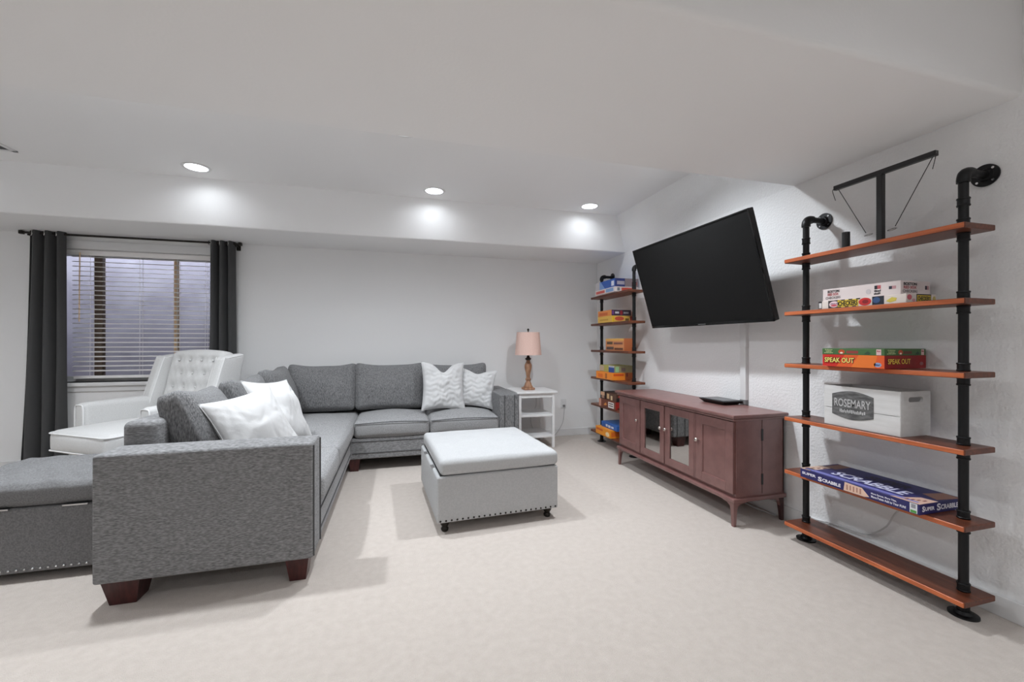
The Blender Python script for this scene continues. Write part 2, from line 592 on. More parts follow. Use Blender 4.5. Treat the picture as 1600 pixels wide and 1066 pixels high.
# galvanised window well: a curved wall, open to the sky
b = bmesh.new()
ri, ro = [], []
for k in range(25):
    a = PI * k / 24
    ri.append((-2.35 + 1.0 * math.cos(a), YB + .2 + 0.85 * math.sin(a)))
    ro.append((-2.35 + 1.03 * math.cos(a), YB + .2 + 0.88 * math.sin(a)))
prof = ri + ro[::-1]
loft(b, [[(x, y, 0.45) for x, y in prof], [(x, y, 2.45) for x, y in prof]])
well = structure('wall_well', b, WELL, 'curved grey metal window well wall outside the basement window', True)
b = bmesh.new()
loft(b, [[(x, y, 0.3) for x, y in ri], [(x, y, 0.45) for x, y in ri]])
structure('floor_well', b, GRAVEL, 'gravel bed at the bottom of the window well')

# blind
bl = thing('window_blind', 'white horizontal slat blind lowered and open in the window', 'blind', (-2.35, YB + .08, WZ1 - .08))
obj('head_rail', box(WX0 + .012, WX1 - .012, YB + .05, YB + .105, WZ1 - .125, WZ1 - .077, .003), SLAT, bl)
z0s, z1s, ns = 0.885, 1.965, 25
cy = YB + .078
b = bmesh.new()
prof = [(-.0245, -.001), (-.012, .0015), (0, .0025), (.012, .0015), (.0245, -.001), (.0245, .0015), (.012, .004), (0, .005), (-.012, .004), (-.0245, .0015)]
loft(b, [[(x, y, z) for y, z in prof] for x in (-.59, .68)])
s0 = obj('slat', b, SLAT, bl, local=True)
for k in range(ns):
    o = s0 if k == 0 else dup(s0, (0, 0, 0))
    o.location = (.0, 0, z0s + (z1s - z0s) * k / (ns - 1) - (WZ1 - .08))
    o.rotation_euler = (math.radians(12 + random.uniform(-1, 1)), 0, 0)
obj('bottom_rail', box(-2.93, WX1 - .02, cy - .024, cy + .024, .812, .838, .004), SLAT, bl)
for x in (-2.80, -2.41, -2.10, -1.86):
    for dy in (-.026, .026):
        obj('ladder_cord', tube([(x, cy + dy, .835), (x + .004, cy + dy, 2.0)], .0016, 5), SLAT, bl)
obj('tilt_wand', tube([(-2.87, cy - .04, 2.0), (-2.872, cy - .045, 1.35)], .005, 8), FRAME_LIT, bl)

# ------------------------------------------------------------------ recessed downlights
for i, (lx, ly, lab) in enumerate(LIGHTS):
    t = thing('recessed_light', lab, 'ceiling light', (lx, ly, ZU), 0, 'recessed ceiling downlights')
    b = bmesh.new()
    ring = [(HR - .004, .004), (HR - .004, -.004), (HR + .002, -.007), (HR + .016, -.005), (HR + .02, 0.0)]
    lathe(ring, (lx, ly, ZU), 40, b, cap0=False, cap1=False)
    obj('trim_ring', b, TRIM, t, True)
    b = bmesh.new()
    lathe([(HR - .003, 0), (HR - .006, .045), (HR - .012, .05)], (lx, ly, ZU), 40, b, cap0=False, cap1=False)
    obj('baffle', b, TRIM, t, True)
    obj('lens', disc_solid((lx, ly, ZU + .045), (0, 0, 1), HR - .008, .006, 32), LENS, t)
    watts, beam = ZONES['back' if ly > 3 else 'middle' if ly > 2 else 'near' if ly > 0 else 'rear_fill']
    ld = bpy.data.lights.new('bulb', 'AREA')
    ld.shape = 'DISK'
    ld.size = 2 * (HR - .016)
    ld.energy = watts * (0.7 if (ly > 2.6 and ly < 3) else 0.5 if lx < -3 else 0.95 if lx > 1 else 1.0)
    ld.spread = math.radians(beam)
    ld.color = LAMP_COLOUR
    lo = bpy.data.objects.new('bulb', ld)
    COL.objects.link(lo)
    lo.parent = t
    lo.location = (0, 0, .03)

# ceiling air vent
vt = thing('air_vent', 'white rectangular ceiling air register at the left edge', 'vent', (-2.84, 3.78, ZU))
vx0, vx1, vy0, vy1 = -3.00, -2.69, 3.60, 3.935
b = box(vx0, vx1, vy0, vy0 + .028, ZU - .008, ZU, .002)
box(vx0, vx1, vy1 - .028, vy1, ZU - .008, ZU, .002, bm=b)
box(vx0, vx0 + .028, vy0, vy1, ZU - .008, ZU, .002, bm=b)
box(vx1 - .028, vx1, vy0, vy1, ZU - .008, ZU, .002, bm=b)
obj('vent_frame', b, TRIM, vt)
obj('backing', box(vx0 + .02, vx1 - .02, vy0 + .02, vy1 - .02, ZU - .003, ZU - .001), BLACK, vt)
b = bmesh.new()
loft(b, [[(x, -.008, -.006), (x, .006, -.002), (x, .007, -.003), (x, -.007, -.007)] for x in (-.127, .127)])
s0 = obj('louver', b, mat('louver_grey', (.3, .3, .3), .5), vt, local=True)
for k in range(12):
    o = s0 if k == 0 else dup(s0, (0, 0, 0))
    o.location = (-.005, -.145 + k * .0262, 0)

# ------------------------------------------------------------------ curtains
ROD_Z, ROD_Y = 2.135, 4.735
rt = thing('curtain_rod', 'slim dark metal curtain rod above the window', 'curtain rod', (-2.35, ROD_Y, ROD_Z))
obj('rod', tube([(-3.20, ROD_Y, ROD_Z), (-1.52, ROD_Y, ROD_Z)], .010, 12), BRONZE, rt, True)
for x, s in ((-3.20, -1), (-1.52, 1)):
    obj('finial', box(x + (-.03 if s < 0 else 0), x + (0 if s < 0 else .03), ROD_Y - .016, ROD_Y + .016, ROD_Z - .016, ROD_Z + .016, .004), BRONZE, rt)
for x in (-3.17, -1.545):
    b = box(x - .006, x + .006, ROD_Y, YB, ROD_Z - .024, ROD_Z - .010)
    box(x - .018, x + .018, YB - .006, YB, ROD_Z - .05, ROD_Z + .03, bm=b)
    obj('bracket', b, BRONZE, rt)


def curtain(label, xa, xb, xa2, xb2, folds, phase, zb):
    t = thing('window_curtain', label, 'curtain', ((xa + xb) / 2, ROD_Y, zb), 0, 'dark grey grommet curtains')
    nu, nv = folds * 14, 34
    top = ROD_Z + .035
    bm = bmesh.new()
    V = []
    for side in (0, 1):
        G = []
        for j in range(nv + 1):
            w = j / nv
            z = top + (zb - top) * w
            row = []
            fl = w ** 1.3
            for i in range(nu + 1):
                u = i / nu
                x = (xa + (xb - xa) * u) * (1 - fl) + (xa2 + (xb2 - xa2) * u) * fl
                amp = .034 + .012 * fl
                ph = 2 * PI * folds * u + phase + .5 * math.sin(3.1 * w + u * 4) * fl
                y = ROD_Y - .004 + amp * math.sin(ph) + .008 * fl * math.sin(7 * u + 5 * w)
                x += .012 * math.cos(ph) * (0.4 + .6 * fl)
                y += (.0012 if side else -.0012)
                row.append(bm.verts.new((x, y, z)))
            G.append(row)
        V.append(G)
    for side in (0, 1):
        G = V[side]
        for j in range(nv):
            for i in range(nu):
                bm.faces.new((G[j][i], G[j][i + 1], G[j + 1][i + 1], G[j + 1][i]))
    A, B = V
    for j in range(nv):
        bm.faces.new((A[j][0], A[j + 1][0], B[j + 1][0], B[j][0]))
        bm.faces.new((A[j][nu], A[j + 1][nu], B[j + 1][nu], B[j][nu]))
    for i in range(nu):
        bm.faces.new((A[0][i], A[0][i + 1], B[0][i + 1], B[0][i]))
        bm.faces.new((A[nv][i], A[nv][i + 1], B[nv][i + 1], B[nv][i]))
    obj('cloth', bm, CURTAIN, t, True, angle=70)
    for k in range(2 * folds):
        u = (k + .5 - (phase / PI) % 1) / (2 * folds)
        if not 0.01 < u < .99:
            continue
        x = xa + (xb - xa) * u
        sl = 1 if k % 2 else -1
        pts = []
        for q in range(20):
            a = 2 * PI * q / 20
            pts.append((x + .022 * math.cos(a) * .75, ROD_Y + .022 * math.cos(a) * .66 * sl, ROD_Z + .022 * math.sin(a)))
        obj('grommet', tube(pts, .0045, 6, closed=True), STEEL, t, True)


curtain('dark grey grommet curtain left of the window, reaching the floor', -3.165, -2.905, -3.24, -2.90, 3, 0.4, 0.015)
curtain('dark grey grommet curtain right of the window behind the tufted armchair', -1.775, -1.555, -1.80, -1.545, 3, 1.1, 0.015)

# ------------------------------------------------------------------ sectional sofa
sofa = thing('sectional_sofa', 'charcoal tweed L shaped sectional sofa with dark wooden block legs', 'sofa', (-0.8, 3.4, 0))
AX0, AX1 = -1.255, -0.39       # side run (x)
AY0 = 2.19
BY0 = 3.935                    # front of the run along the end wall
BX1 = 1.157
S_Z0 = .112
# near arm
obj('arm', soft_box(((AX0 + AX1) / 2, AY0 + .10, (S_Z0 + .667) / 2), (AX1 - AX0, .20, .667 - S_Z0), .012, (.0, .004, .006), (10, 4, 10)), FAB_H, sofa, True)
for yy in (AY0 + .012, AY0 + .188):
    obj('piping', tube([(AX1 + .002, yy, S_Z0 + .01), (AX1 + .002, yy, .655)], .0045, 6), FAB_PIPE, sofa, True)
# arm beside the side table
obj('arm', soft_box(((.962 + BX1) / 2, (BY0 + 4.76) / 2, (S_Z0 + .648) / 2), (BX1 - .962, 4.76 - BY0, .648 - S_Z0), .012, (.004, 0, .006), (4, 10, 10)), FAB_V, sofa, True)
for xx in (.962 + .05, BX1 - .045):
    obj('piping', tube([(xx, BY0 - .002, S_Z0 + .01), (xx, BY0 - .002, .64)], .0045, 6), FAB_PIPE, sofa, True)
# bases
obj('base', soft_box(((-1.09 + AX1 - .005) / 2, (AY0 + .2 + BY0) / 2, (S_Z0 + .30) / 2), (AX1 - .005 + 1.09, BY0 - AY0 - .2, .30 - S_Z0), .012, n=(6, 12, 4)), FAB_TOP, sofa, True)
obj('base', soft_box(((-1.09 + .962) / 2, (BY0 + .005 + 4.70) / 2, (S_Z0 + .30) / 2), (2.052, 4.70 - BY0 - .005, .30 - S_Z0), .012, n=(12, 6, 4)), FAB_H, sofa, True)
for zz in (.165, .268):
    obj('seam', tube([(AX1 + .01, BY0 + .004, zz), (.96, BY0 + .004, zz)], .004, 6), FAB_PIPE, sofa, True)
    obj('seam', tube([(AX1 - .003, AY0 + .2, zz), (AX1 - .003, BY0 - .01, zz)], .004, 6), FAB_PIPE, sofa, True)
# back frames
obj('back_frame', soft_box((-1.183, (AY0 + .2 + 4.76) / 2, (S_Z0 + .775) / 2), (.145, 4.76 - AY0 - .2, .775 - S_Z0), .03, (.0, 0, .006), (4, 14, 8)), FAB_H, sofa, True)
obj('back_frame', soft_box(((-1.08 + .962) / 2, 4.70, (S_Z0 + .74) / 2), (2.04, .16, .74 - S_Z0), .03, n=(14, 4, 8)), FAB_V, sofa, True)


def wrinkle(seed, amp):
    def fn(q, u, v, w):
        d = mnoise.noise(Vector((q.x * 9 + seed, q.y * 9, q.z * 9 - seed))) * amp
        return q + Vector((0, 0, d))
    return fn


def seat(x0, x1, y0, y1, seed, piping=True, fm=FAB_TOP):
    z0, z1 = .302, .445
    o = obj('seat_cushion', soft_box(((x0 + x1) / 2, (y0 + y1) / 2, (z0 + z1) / 2), (x1 - x0, y1 - y0, z1 - z0), .035, (.012, .012, .045), (12, 12, 4),
                                     wrinkle(seed, .006)), fm, sofa, True, angle=75)
    return o


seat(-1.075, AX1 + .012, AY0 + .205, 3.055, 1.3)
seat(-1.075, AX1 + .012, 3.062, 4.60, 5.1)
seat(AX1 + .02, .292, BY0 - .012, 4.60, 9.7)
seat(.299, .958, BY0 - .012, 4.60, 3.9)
for x0, x1 in ((AX1 + .03, .285), (.306, .95)):
    pts = [(x0 + (x1 - x0) * k / 10, BY0 - .018 - .008 * math.sin(PI * k / 10), .428 + .012 * math.sin(PI * k / 10)) for k in range(11)]
    obj('piping', tube(pts, .004, 6), FAB_PIPE, sofa, True)


def back_cushion(c, w, h, th, rz, tilt, seed, roll=0.0, slump=0.0, m=FAB_V):
    """loose back cushion: local x width, y thickness, z height"""
    M = Matrix.Rotation(rz, 4, 'Z') @ Matrix.Rotation(tilt, 4, 'X') @ Matrix.Rotation(roll, 4, 'Y')

    def fn(q, u, v, w_):
        # soft corners, sagging top edge and a broader foot
        k = max(0.0, w_)
        q = q + Vector((0, 0, -.022 * (1 - u * u) * k + .012 * abs(u) ** 3 * k))
        q.y *= 1.0 - .28 * abs(u) ** 4 - .22 * k
        q.x *= 1.0 - .03 * (1 - w_ * w_) - .03 * max(0, -w_)
        q.z -= slump * (1 + w_) * .5 * (u + 1) * .5
        d = mnoise.noise(Vector((q.x * 7 + seed, q.y * 7 + seed, q.z * 7)))
        return q + Vector((0, d * .010, d * .006))
    return obj('back_cushion', soft_box(c, (w, th, h), .055, (.0, .045, .0), (10, 4, 10), fn, M), m, sofa, True, angle=80)


# along the end wall (lean back on the frame)
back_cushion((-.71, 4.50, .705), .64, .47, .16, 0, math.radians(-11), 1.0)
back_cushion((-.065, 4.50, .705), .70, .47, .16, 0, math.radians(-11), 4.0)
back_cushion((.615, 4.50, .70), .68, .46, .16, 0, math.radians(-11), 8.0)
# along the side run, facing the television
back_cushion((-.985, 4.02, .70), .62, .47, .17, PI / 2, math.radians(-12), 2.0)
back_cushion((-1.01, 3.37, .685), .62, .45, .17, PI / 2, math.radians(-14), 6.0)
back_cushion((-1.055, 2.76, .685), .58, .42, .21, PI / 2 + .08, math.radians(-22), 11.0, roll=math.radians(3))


def block_leg(x0, x1, y0, y1):
    obj('leg', frustum(x0, x1, y0, y1, 0, S_Z0 + .01, .68, .68), LEGWOOD, sofa)


for x0, x1, y0, y1 in ((-1.235, -1.09, 2.205, 2.345), (-.515, -.41, 2.205, 2.325), (-1.235, -1.10, 4.55, 4.68), (-.415, -.315, 3.95, 4.07),
                       (.98, 1.10, 3.95, 4.07), (.98, 1.10, 4.58, 4.70)):
    block_leg(x0, x1, y0, y1)


# ------------------------------------------------------------------ throw pillows
def pillow(label, c, size, th, rot, zig=0.0, m=PILLOW, ears=.08, seed=0.0, chop=0.0, group=None):
    t = thing('throw_pillow', label, 'pillow', c, 0, group)
    M = Matrix.Translation(Vector(c)) @ Euler(rot, 'XYZ').to_matrix().to_4x4()
    n = 44
    bm = bmesh.new()
    w, h = size[0] / 2, size[1] / 2

    def P(i, j, s):
        u, v = -1 + 2 * i / n, -1 + 2 * j / n
        pin = 1 - ears
        x = u * w * (pin + ears * v * v)
        z = v * h * (pin + ears * u * u)
        if v > 0:
            z -= chop * math.exp(-(u / .35) ** 2) * v ** 2 * h
        e = max(0.0, (1 - u * u)) ** .55 * max(0.0, (1 - v * v)) ** .55
        y = th / 2 * e
        if zig and s < 0:
            k = z / .052 + .6 * abs(((x / .06 + .4 * math.sin(z * 23 + seed)) % 2) - 1) + .5 * mnoise.noise(Vector((x * 8, z * 8, seed)))
            y += zig * abs(math.sin(PI * k)) * min(1, e * 2)
        d = mnoise.noise(Vector((x * 7 + seed, z * 7 - seed, s * 2)))
        y += d * .026 * min(1, e * 2)
        f_ = mnoise.noise(Vector((x * 16 - z * 5 + seed, z * 3 + x * 3, 3.1 * s)))
        y -= (.008 if zig else .006) * max(0.0, 1 - abs(f_) * 7) * min(1, e * 1.6)
        # creases running into the corners
        y += .006 * math.sin(22 * (abs(u) - abs(v)) + seed) * e * (abs(u) * abs(v))
        return M @ Vector((x, s * y, z))
    G = {}
    for s in (-1, 1):
        for i in range(n + 1):
            for j in range(n + 1):
                edge = i in (0, n) or j in (0, n)
                k = (i, j, 0 if edge else s)
                if k not in G:
                    G[k] = bm.verts.new(P(i, j, s))
    for s in (-1, 1):
        for i in range(n):
            for j in range(n):
                q = []
                for a, e in ((i, j), (i + 1, j), (i + 1, j + 1), (i, j + 1)):
                    edge = a in (0, n) or e in (0, n)
                    q.append(G[(a, e, 0 if edge else s)])
                bm.faces.new(q)
    obj('pillow_cover', bm, m, t, True, angle=80)
    ring = [P(i, 0, 1) for i in range(n + 1)] + [P(n, j, 1) for j in range(1, n + 1)] + [P(i, n, 1) for i in range(n - 1, -1, -1)] + [P(0, j, 1) for j in range(n - 1, 0, -1)]
    obj('seam', tube(ring, .0025, 5, closed=True), m, t, True)
    return t


pillow('white zigzag textured throw pillow, left of the pair beside the lamp', (.455, 4.27, .715), (.44, .50), .16,
       (math.radians(-17), math.radians(2), math.radians(4)), .008, ears=.10, seed=2.0, chop=.36, group='white throw pillows on the sofa')
pillow('white zigzag textured throw pillow against the sofa arm beside the lamp', (.80, 4.34, .675), (.42, .42), .15,
       (math.radians(-20), math.radians(6), math.radians(-12)), .008, ears=.12, seed=5.0, chop=.16, group='white throw pillows on the sofa')
pillow('plain white throw pillow nearest the front sofa arm', (-.775, 2.67, .675), (.43, .43), .20,
       (math.radians(-31), math.radians(-8), math.radians(56)), 0, ears=.10, seed=7.0, group='white throw pillows on the sofa')
pillow('plain white throw pillow behind the nearest one on the side run', (-.74, 3.04, .70), (.45, .46), .18,
       (math.radians(-28), math.radians(4), math.radians(70)), 0, ears=.10, seed=9.0, group='white throw pillows on the sofa')

# ------------------------------------------------------------------ tufted armchair (faces away from the sofa, towards the lower left)
AC = (-1.90, 4.13, 0)
AR = math.radians(-33)
ch = thing('armchair', 'pale linen wing armchair with button tufted back by the window', 'armchair', AC, AR)


def cpart(name, bm, m=CREAM, smooth=True, parent=None, angle=60):
    return obj(name, bm, m, parent or ch, smooth, local=True, angle=angle)


cpart('seat_base', soft_box((0, -.05, .23), (.60, .70, .24), .03, n=(8, 8, 4)))
cpart('seat_cushion', soft_box((0, -.155, .425), (.655, .77, .165), .045, (.01, .015, .03), (10, 10, 4)))
for zz, rr in ((.490, .33), (.365, .33)):
    cpart('piping', tube(rect_ring((0, -.155), .66, .782, .05, zz), .005, 6, closed=True), CREAM_PIPE)
for s in (-1, 1):
    a = cpart('arm', soft_box((s * .375, -.01, .40), (.115, .66, .55), .035, (.008, 0, .01), (4, 10, 8)))
    ring = []
    for k in range(28):
        t_ = k / 28 * 2 * PI
        cx_, cz_ = math.cos(t_), math.sin(t_)
        ex = math.copysign(abs(cx_) ** .35, cx_) * .052
        ez = math.copysign(abs(cz_) ** .2, cz_) * .255
        ring.append((s * .375 + ex, -.338, .40 + ez * 1.03))
    cpart('piping', tube(ring, .005, 6, closed=True), CREAM_PIPE, parent=a)
# back, leaning, with a diamond of buttons
TILT = math.radians(-13)
MB = Matrix.Rotation(TILT, 4, 'X')
BTN = []
for r_i, zz in enumerate((-.24, -.12, 0.0, .12, .24)):
    for xx in ((-.21, -.07, .07, .21) if r_i % 2 == 0 else (-.14, 0, .14)):
        BTN.append((xx, zz))


def tuft(q, u, v, w):
    if v < 0:
        d = 0
        for bx, bz in BTN:
            d += .030 * math.exp(-((q.x - bx) ** 2 + (q.z - bz) ** 2) / (2 * .024 ** 2))
        # folds between buttons
        g1 = abs((((q.x + q.z * .583) / .14) + .5) % 1 - .5)
        g2 = abs((((q.x - q.z * .583) / .14) + .5) % 1 - .5)
        d += .008 * (math.exp(-(g1 / .09) ** 2) + math.exp(-(g2 / .09) ** 2)) * max(0, 1 - u ** 8) * max(0, 1 - w ** 8)
        q = q + Vector((0, d * max(0.0, -v), 0))
    return q


BC = (0, .30, .745)
bk = cpart('backrest', soft_box(BC, (.64, .15, .66), .05, (0, .02, .02), (34, 3, 34), tuft, MB), angle=80)
for bx, bz in BTN:
    p = MB @ Vector((bx, -.066, bz)) + Vector(BC)
    bmn = bmesh.new()
    bmesh.ops.create_uvsphere(bmn, u_segments=8, v_segments=6, radius=.010)
    bmesh.ops.translate(bmn, verts=bmn.verts, vec=p)
    cpart('button', bmn, CREAM, parent=bk)


def wing(s):
    def fn(q, u, v, w):
        # front edge slopes back towards the top
        q = q.copy()
        q.y += .05 * (w + 1) * .5 * (1 - v) * .5 + .075 * (w + 1) * .5
        q.z += -.03 * (1 - v) * .5 * max(0, w)
        return q
    c = (s * .368, .225, .82)
    o = cpart('wing', soft_box(c, (.105, .26, .47), .03, (.008, 0, .006), (4, 8, 8), fn))
    pts = []
    for side in (-1, 1):
        pts = [fn(Vector((side * .049, .11, .222)), side, 1, 1), fn(Vector((side * .049, -.085, .222)), side, -.8, 1), fn(Vector((side * .049, -.118, .195)), side, -1, .9),
               fn(Vector((side * .049, -.122, -.2)), side, -1, -.85)]
        pts = [(p.x + c[0], p.y + c[1], p.z + c[2]) for p in pts]
        cpart('piping', tube(spline(pts, 5), .005, 6), CREAM_PIPE, parent=o)


wing(-1)
wing(1)
for sx in (-.33, .33):
    for sy in (-.28, .28):
        cpart('leg', frustum(sx - .025, sx + .025, sy - .025, sy + .025, 0, .13, .6, .6), LEGWOOD, False)

# ------------------------------------------------------------------ storage bench at the left edge
bx0, bx1, by0, by1 = -2.11, -1.305, 2.552, 3.16
bench = thing('storage_bench', 'grey upholstered storage bench with quilted hinged lid behind the sofa arm', 'bench', ((bx0 + bx1) / 2, (by0 + by1) / 2, 0))
obj('body', soft_box(((bx0 + bx1) / 2, (by0 + by1) / 2, .20), (bx1 - bx0, by1 - by0, .312), .012, n=(8, 8, 6)), BENCH_F, bench, True)
BB = [(bx0 + .09 + i * .155 + (j % 2) * .077, by0 + .09 + j * .105) for i in range(5) for j in range(5)]


def quilt(btns, dep, sig, cx, cy):
    def fn(q, u, v, w):
        if w > 0:
            d = 0
            for x, y in btns:
                d += dep * math.exp(-((q.x + cx - x) ** 2 + (q.y + cy - y) ** 2) / (2 * sig ** 2))
            d += dep * .4 * mnoise.noise(Vector((q.x * 6, q.y * 14, 0)))
            q = q + Vector((0, 0, -d * w))
        return q
    return fn


obj('lid', soft_box(((bx0 + bx1) / 2, (by0 + by1) / 2, .418), (bx1 - bx0 + .006, by1 - by0 + .006, .108), .03, (0, 0, .045), (30, 26, 3),
                    quilt(BB, .038, .042, (bx0 + bx1) / 2, (by0 + by1) / 2)), BENCH_F, bench, True, angle=80)
for xa in (-1.865, -1.575):
    obj('hinge', box(xa, xa + .085 * (1 if xa < -1.7 else 1.2), by0 - .006, by0 + .01, .352, .360, .0015), STEEL, bench)
bmn = bmesh.new()
bmesh.ops.create_uvsphere(bmn, u_segments=8, v_segments=6, radius=.006)
n0 = obj('nailhead', bmn, STEEL, bench, True, local=True)
for k in range(26):
    o = n0 if k == 0 else dup(n0, (0, 0, 0))
    o.location = (bx0 + .025 + k * .0303 - (bx0 + bx1) / 2, by0 - (by0 + by1) / 2, .062)
for sx in (bx0 + .04, bx1 - .04):
    for sy in (by0 + .05, by1 - .04):
        obj('foot', lathe([(.022, 0), (.026, .02), (.024, .05)], (sx, sy, 0), 14), BRONZE, bench, True)

# ------------------------------------------------------------------ pale ottoman
OA = math.radians(3.2)
OC = (.602, 2.955, 0)
ott = thing('ottoman', 'pale grey storage ottoman with tufted lid and nailhead trim on the carpet', 'ottoman', OC, OA)
ow, od = .79, .84


def opart(name, bm, m, smooth=True, angle=60):
    return obj(name, bm, m, ott, smooth, local=True, angle=angle)


opart('body', soft_box((0, 0, .207), (ow, od, .278), .012, n=(8, 8, 6)), OTT)
OB = [(-ow / 2 + .13 + i * .172, -od / 2 + .13 + j * .19) for i in range(4) for j in range(4)]
opart('lid', soft_box((.010, 0, .397), (ow - .014, od + .008, .094), .03, (0, 0, .026), (30, 26, 3), quilt(OB, .009, .03, 0, 0)), OTT, angle=80)
opart('lid_gap', box(-ow / 2 + .02, ow / 2 - .02, -od / 2 + .02, od / 2 - .02, .335, .355), BLACK, False)
for yy in (-.18, .17):
    opart('hinge', box(-ow / 2 - .004, -ow / 2 + .016, yy - .035, yy + .035, .344, .349, .001), STEEL, False)
for sx in (-1, 1):
    for sy in (-1, 1):
        opart('foot', lathe([(.017, 0), (.021, .006), (.024, .018), (.017, .027), (.020, .033), (.029, .05), (.031, .07)],
                            (sx * (ow / 2 - .055), sy * (od / 2 - .055), 0), 18), BRONZE)
bmn = bmesh.new()
bmesh.ops.create_uvsphere(bmn, u_segments=8, v_segments=6, radius=.0062)
n0 = opart('nailhead', bmn, BRONZE)
for k in range(23):
    o = n0 if k == 0 else dup(n0, (0, 0, 0))
    o.location = (-ow / 2 + .02 + k * (ow - .04) / 22, -od / 2, .082)

# ------------------------------------------------------------------ side table, lamp, outlet
tx0, tx1, ty0, ty1 = 1.235, 1.705, 4.28, 4.74
st = thing('side_table', 'white wooden side table with two open shelves beside the sofa arm', 'side table', ((tx0 + tx1) / 2, (ty0 + ty1) / 2, 0))
obj('tabletop', box(tx0, tx1, ty0, ty1, .600, .622, .004), WHITE_WOOD, st)
for x in (tx0 + .03, tx1 - .058):
    for y in (ty0 + .02, ty1 - .048):
        obj('leg', box(x, x + .028, y, y + .028, 0, .600, .002), WHITE_WOOD, st)
for y in (ty0 + .024, ty1 - .04):
    obj('apron', box(tx0 + .058, tx1 - .058, y, y + .016, .552, .600, .002), WHITE_WOOD, st)
for x in (tx0 + .034, tx1 - .05):
    obj('side_rail', box(x, x + .016, ty0 + .048, ty1 - .048, .552, .600, .002), WHITE_WOOD, st)
for z in (.345, .115):
    obj('shelf', box(tx0 + .032, tx1 - .032, ty0 + .024, ty1 - .024, z, z + .022, .003), WHITE_WOOD, st)

lx, ly, lz = 1.432, 4.50, .622
lamp = thing('table_lamp', 'turned wooden table lamp with pinkish drum shade on the white side table', 'lamp', (lx, ly, lz))
obj('plinth', box(lx - .062, lx + .062, ly - .062, ly + .062, lz, lz + .026, .006), LAMPWOOD, lamp)
obj('base', lathe([(.052, .024), (.054, .036), (.044, .046), (.040, .056), (.036, .075), (.026, .088), (.023, .10), (.031, .112), (.031, .122), (.022, .132),
                   (.021, .150), (.026, .19), (.036, .225), (.041, .255), (.040, .28), (.030, .30), (.022, .312), (.022, .335)], (lx, ly, lz), 28), LAMPWOOD, lamp, True)
obj('collar', lathe([(.022, .333), (.034, .345), (.036, .352), (.020, .362), (.014, .38), (.014, .41)], (lx, ly, lz), 20), BRONZE, lamp, True)
b = bmesh.new()
for rr, cap in ((0, 0),):
    lathe([(.150, .392), (.128, .648), (.1265, .648), (.1485, .392), (.150, .392)], (lx, ly, lz), 40, b, cap0=False, cap1=False)
bmesh.ops.remove_doubles(b, verts=b.verts, dist=1e-5)
obj('lamp_shade', b, SHADE, lamp, True)
obj('harp', tube([(lx - .008, ly, lz + .40), (lx - .05, ly, lz + .46), (lx - .055, ly, lz + .56), (lx, ly, lz + .648), (lx + .055, ly, lz + .56), (lx + .05, ly, lz + .46), (lx + .008, ly, lz + .40)], .003, 6), BRONZE, lamp, True)
b = bmesh.new()
for k in range(3):
    a = 2 * PI * k / 3
    tube([(lx, ly, lz + .642), (lx + .127 * math.cos(a), ly + .127 * math.sin(a), lz + .642)], .002, 5, bm=b)
obj('spider', b, BRONZE, lamp)
obj('finial', lathe([(.006, .64), (.010, .655), (.005, .66), (.013, .672), (.012, .682), (.003, .692)], (lx, ly, lz), 14), BRONZE, lamp, True)
lc = obj('power_cord', tube(spline([(lx + .04, ly + .05, lz + .012), (lx + .08, ly + .2, lz + .01), (1.60, 4.765, .55), (1.62, 4.775, .40), (1.55, 4.77, .25), (1.60, 4.77, .08), (1.75, 4.78, .01), (1.86, 4.79, .02),
                               (1.97, 4.80, .16), (1.992, 4.797, .30), (1.992, 4.797, .36)], 8), .0035, 6), CORD, None, True)
put(lc, 'thin grey lamp cord hanging behind the white side table to the outlet', 'cord')
ot = thing('wall_outlet', 'white wall outlet with a plugged cord right of the side table', 'outlet', (1.99, YB, .40))
obj('cover_plate', box(1.955, 2.026, YB - .007, YB, .342, .457, .003), TRIM, ot)
for zz in (.373, .424):
    obj('socket', box(1.974, 2.007, YB - .009, YB - .005, zz - .014, zz + .014, .003), TRIM, ot)
obj('plug', box(1.978, 2.006, YB - .032, YB - .009, .362, .386, .004), mat('plug_grey', (.2, .2, .2), .5), ot)

# ------------------------------------------------------------------ television
TVs = 3.72
TL, TR, BR, BL = [Vector((0, 0, 1.15)) + Vector(p) * TVs for p in ((.5426, .8876, .2193), (.5509, .5559, .2198), (.6071, .5508, .0361), (.5988, .8825, .0356))]
TVU = ((BL - TL) + (BR - TR)).normalized() * -1
TVR = ((TR - TL) + (BR - BL)).normalized()
TVU = (TVU - TVR * TVU.dot(TVR)).normalized()
TVN = TVR.cross(TVU).normalized()          # towards the room
TVC = (TL + TR + BR + BL) / 4
TW, TH = ((TR - TL).length + (BR - BL).length) / 2, ((BL - TL).length + (BR - TR).length) / 2
MTV = Matrix.Translation(TVC) @ Matrix((( TVR.x, TVU.x, TVN.x, 0), (TVR.y, TVU.y, TVN.y, 0), (TVR.z, TVU.z, TVN.z, 0), (0, 0, 0, 1)))
tv = thing('television', 'large black flat screen television tilted down on the right wall', 'television', tuple(TVC))


def tvpart(name, bm, m, parent=None, smooth=False):
    bmesh.ops.transform(bm, matrix=MTV, verts=bm.verts)
    return obj(name, bm, m, parent or tv, smooth)


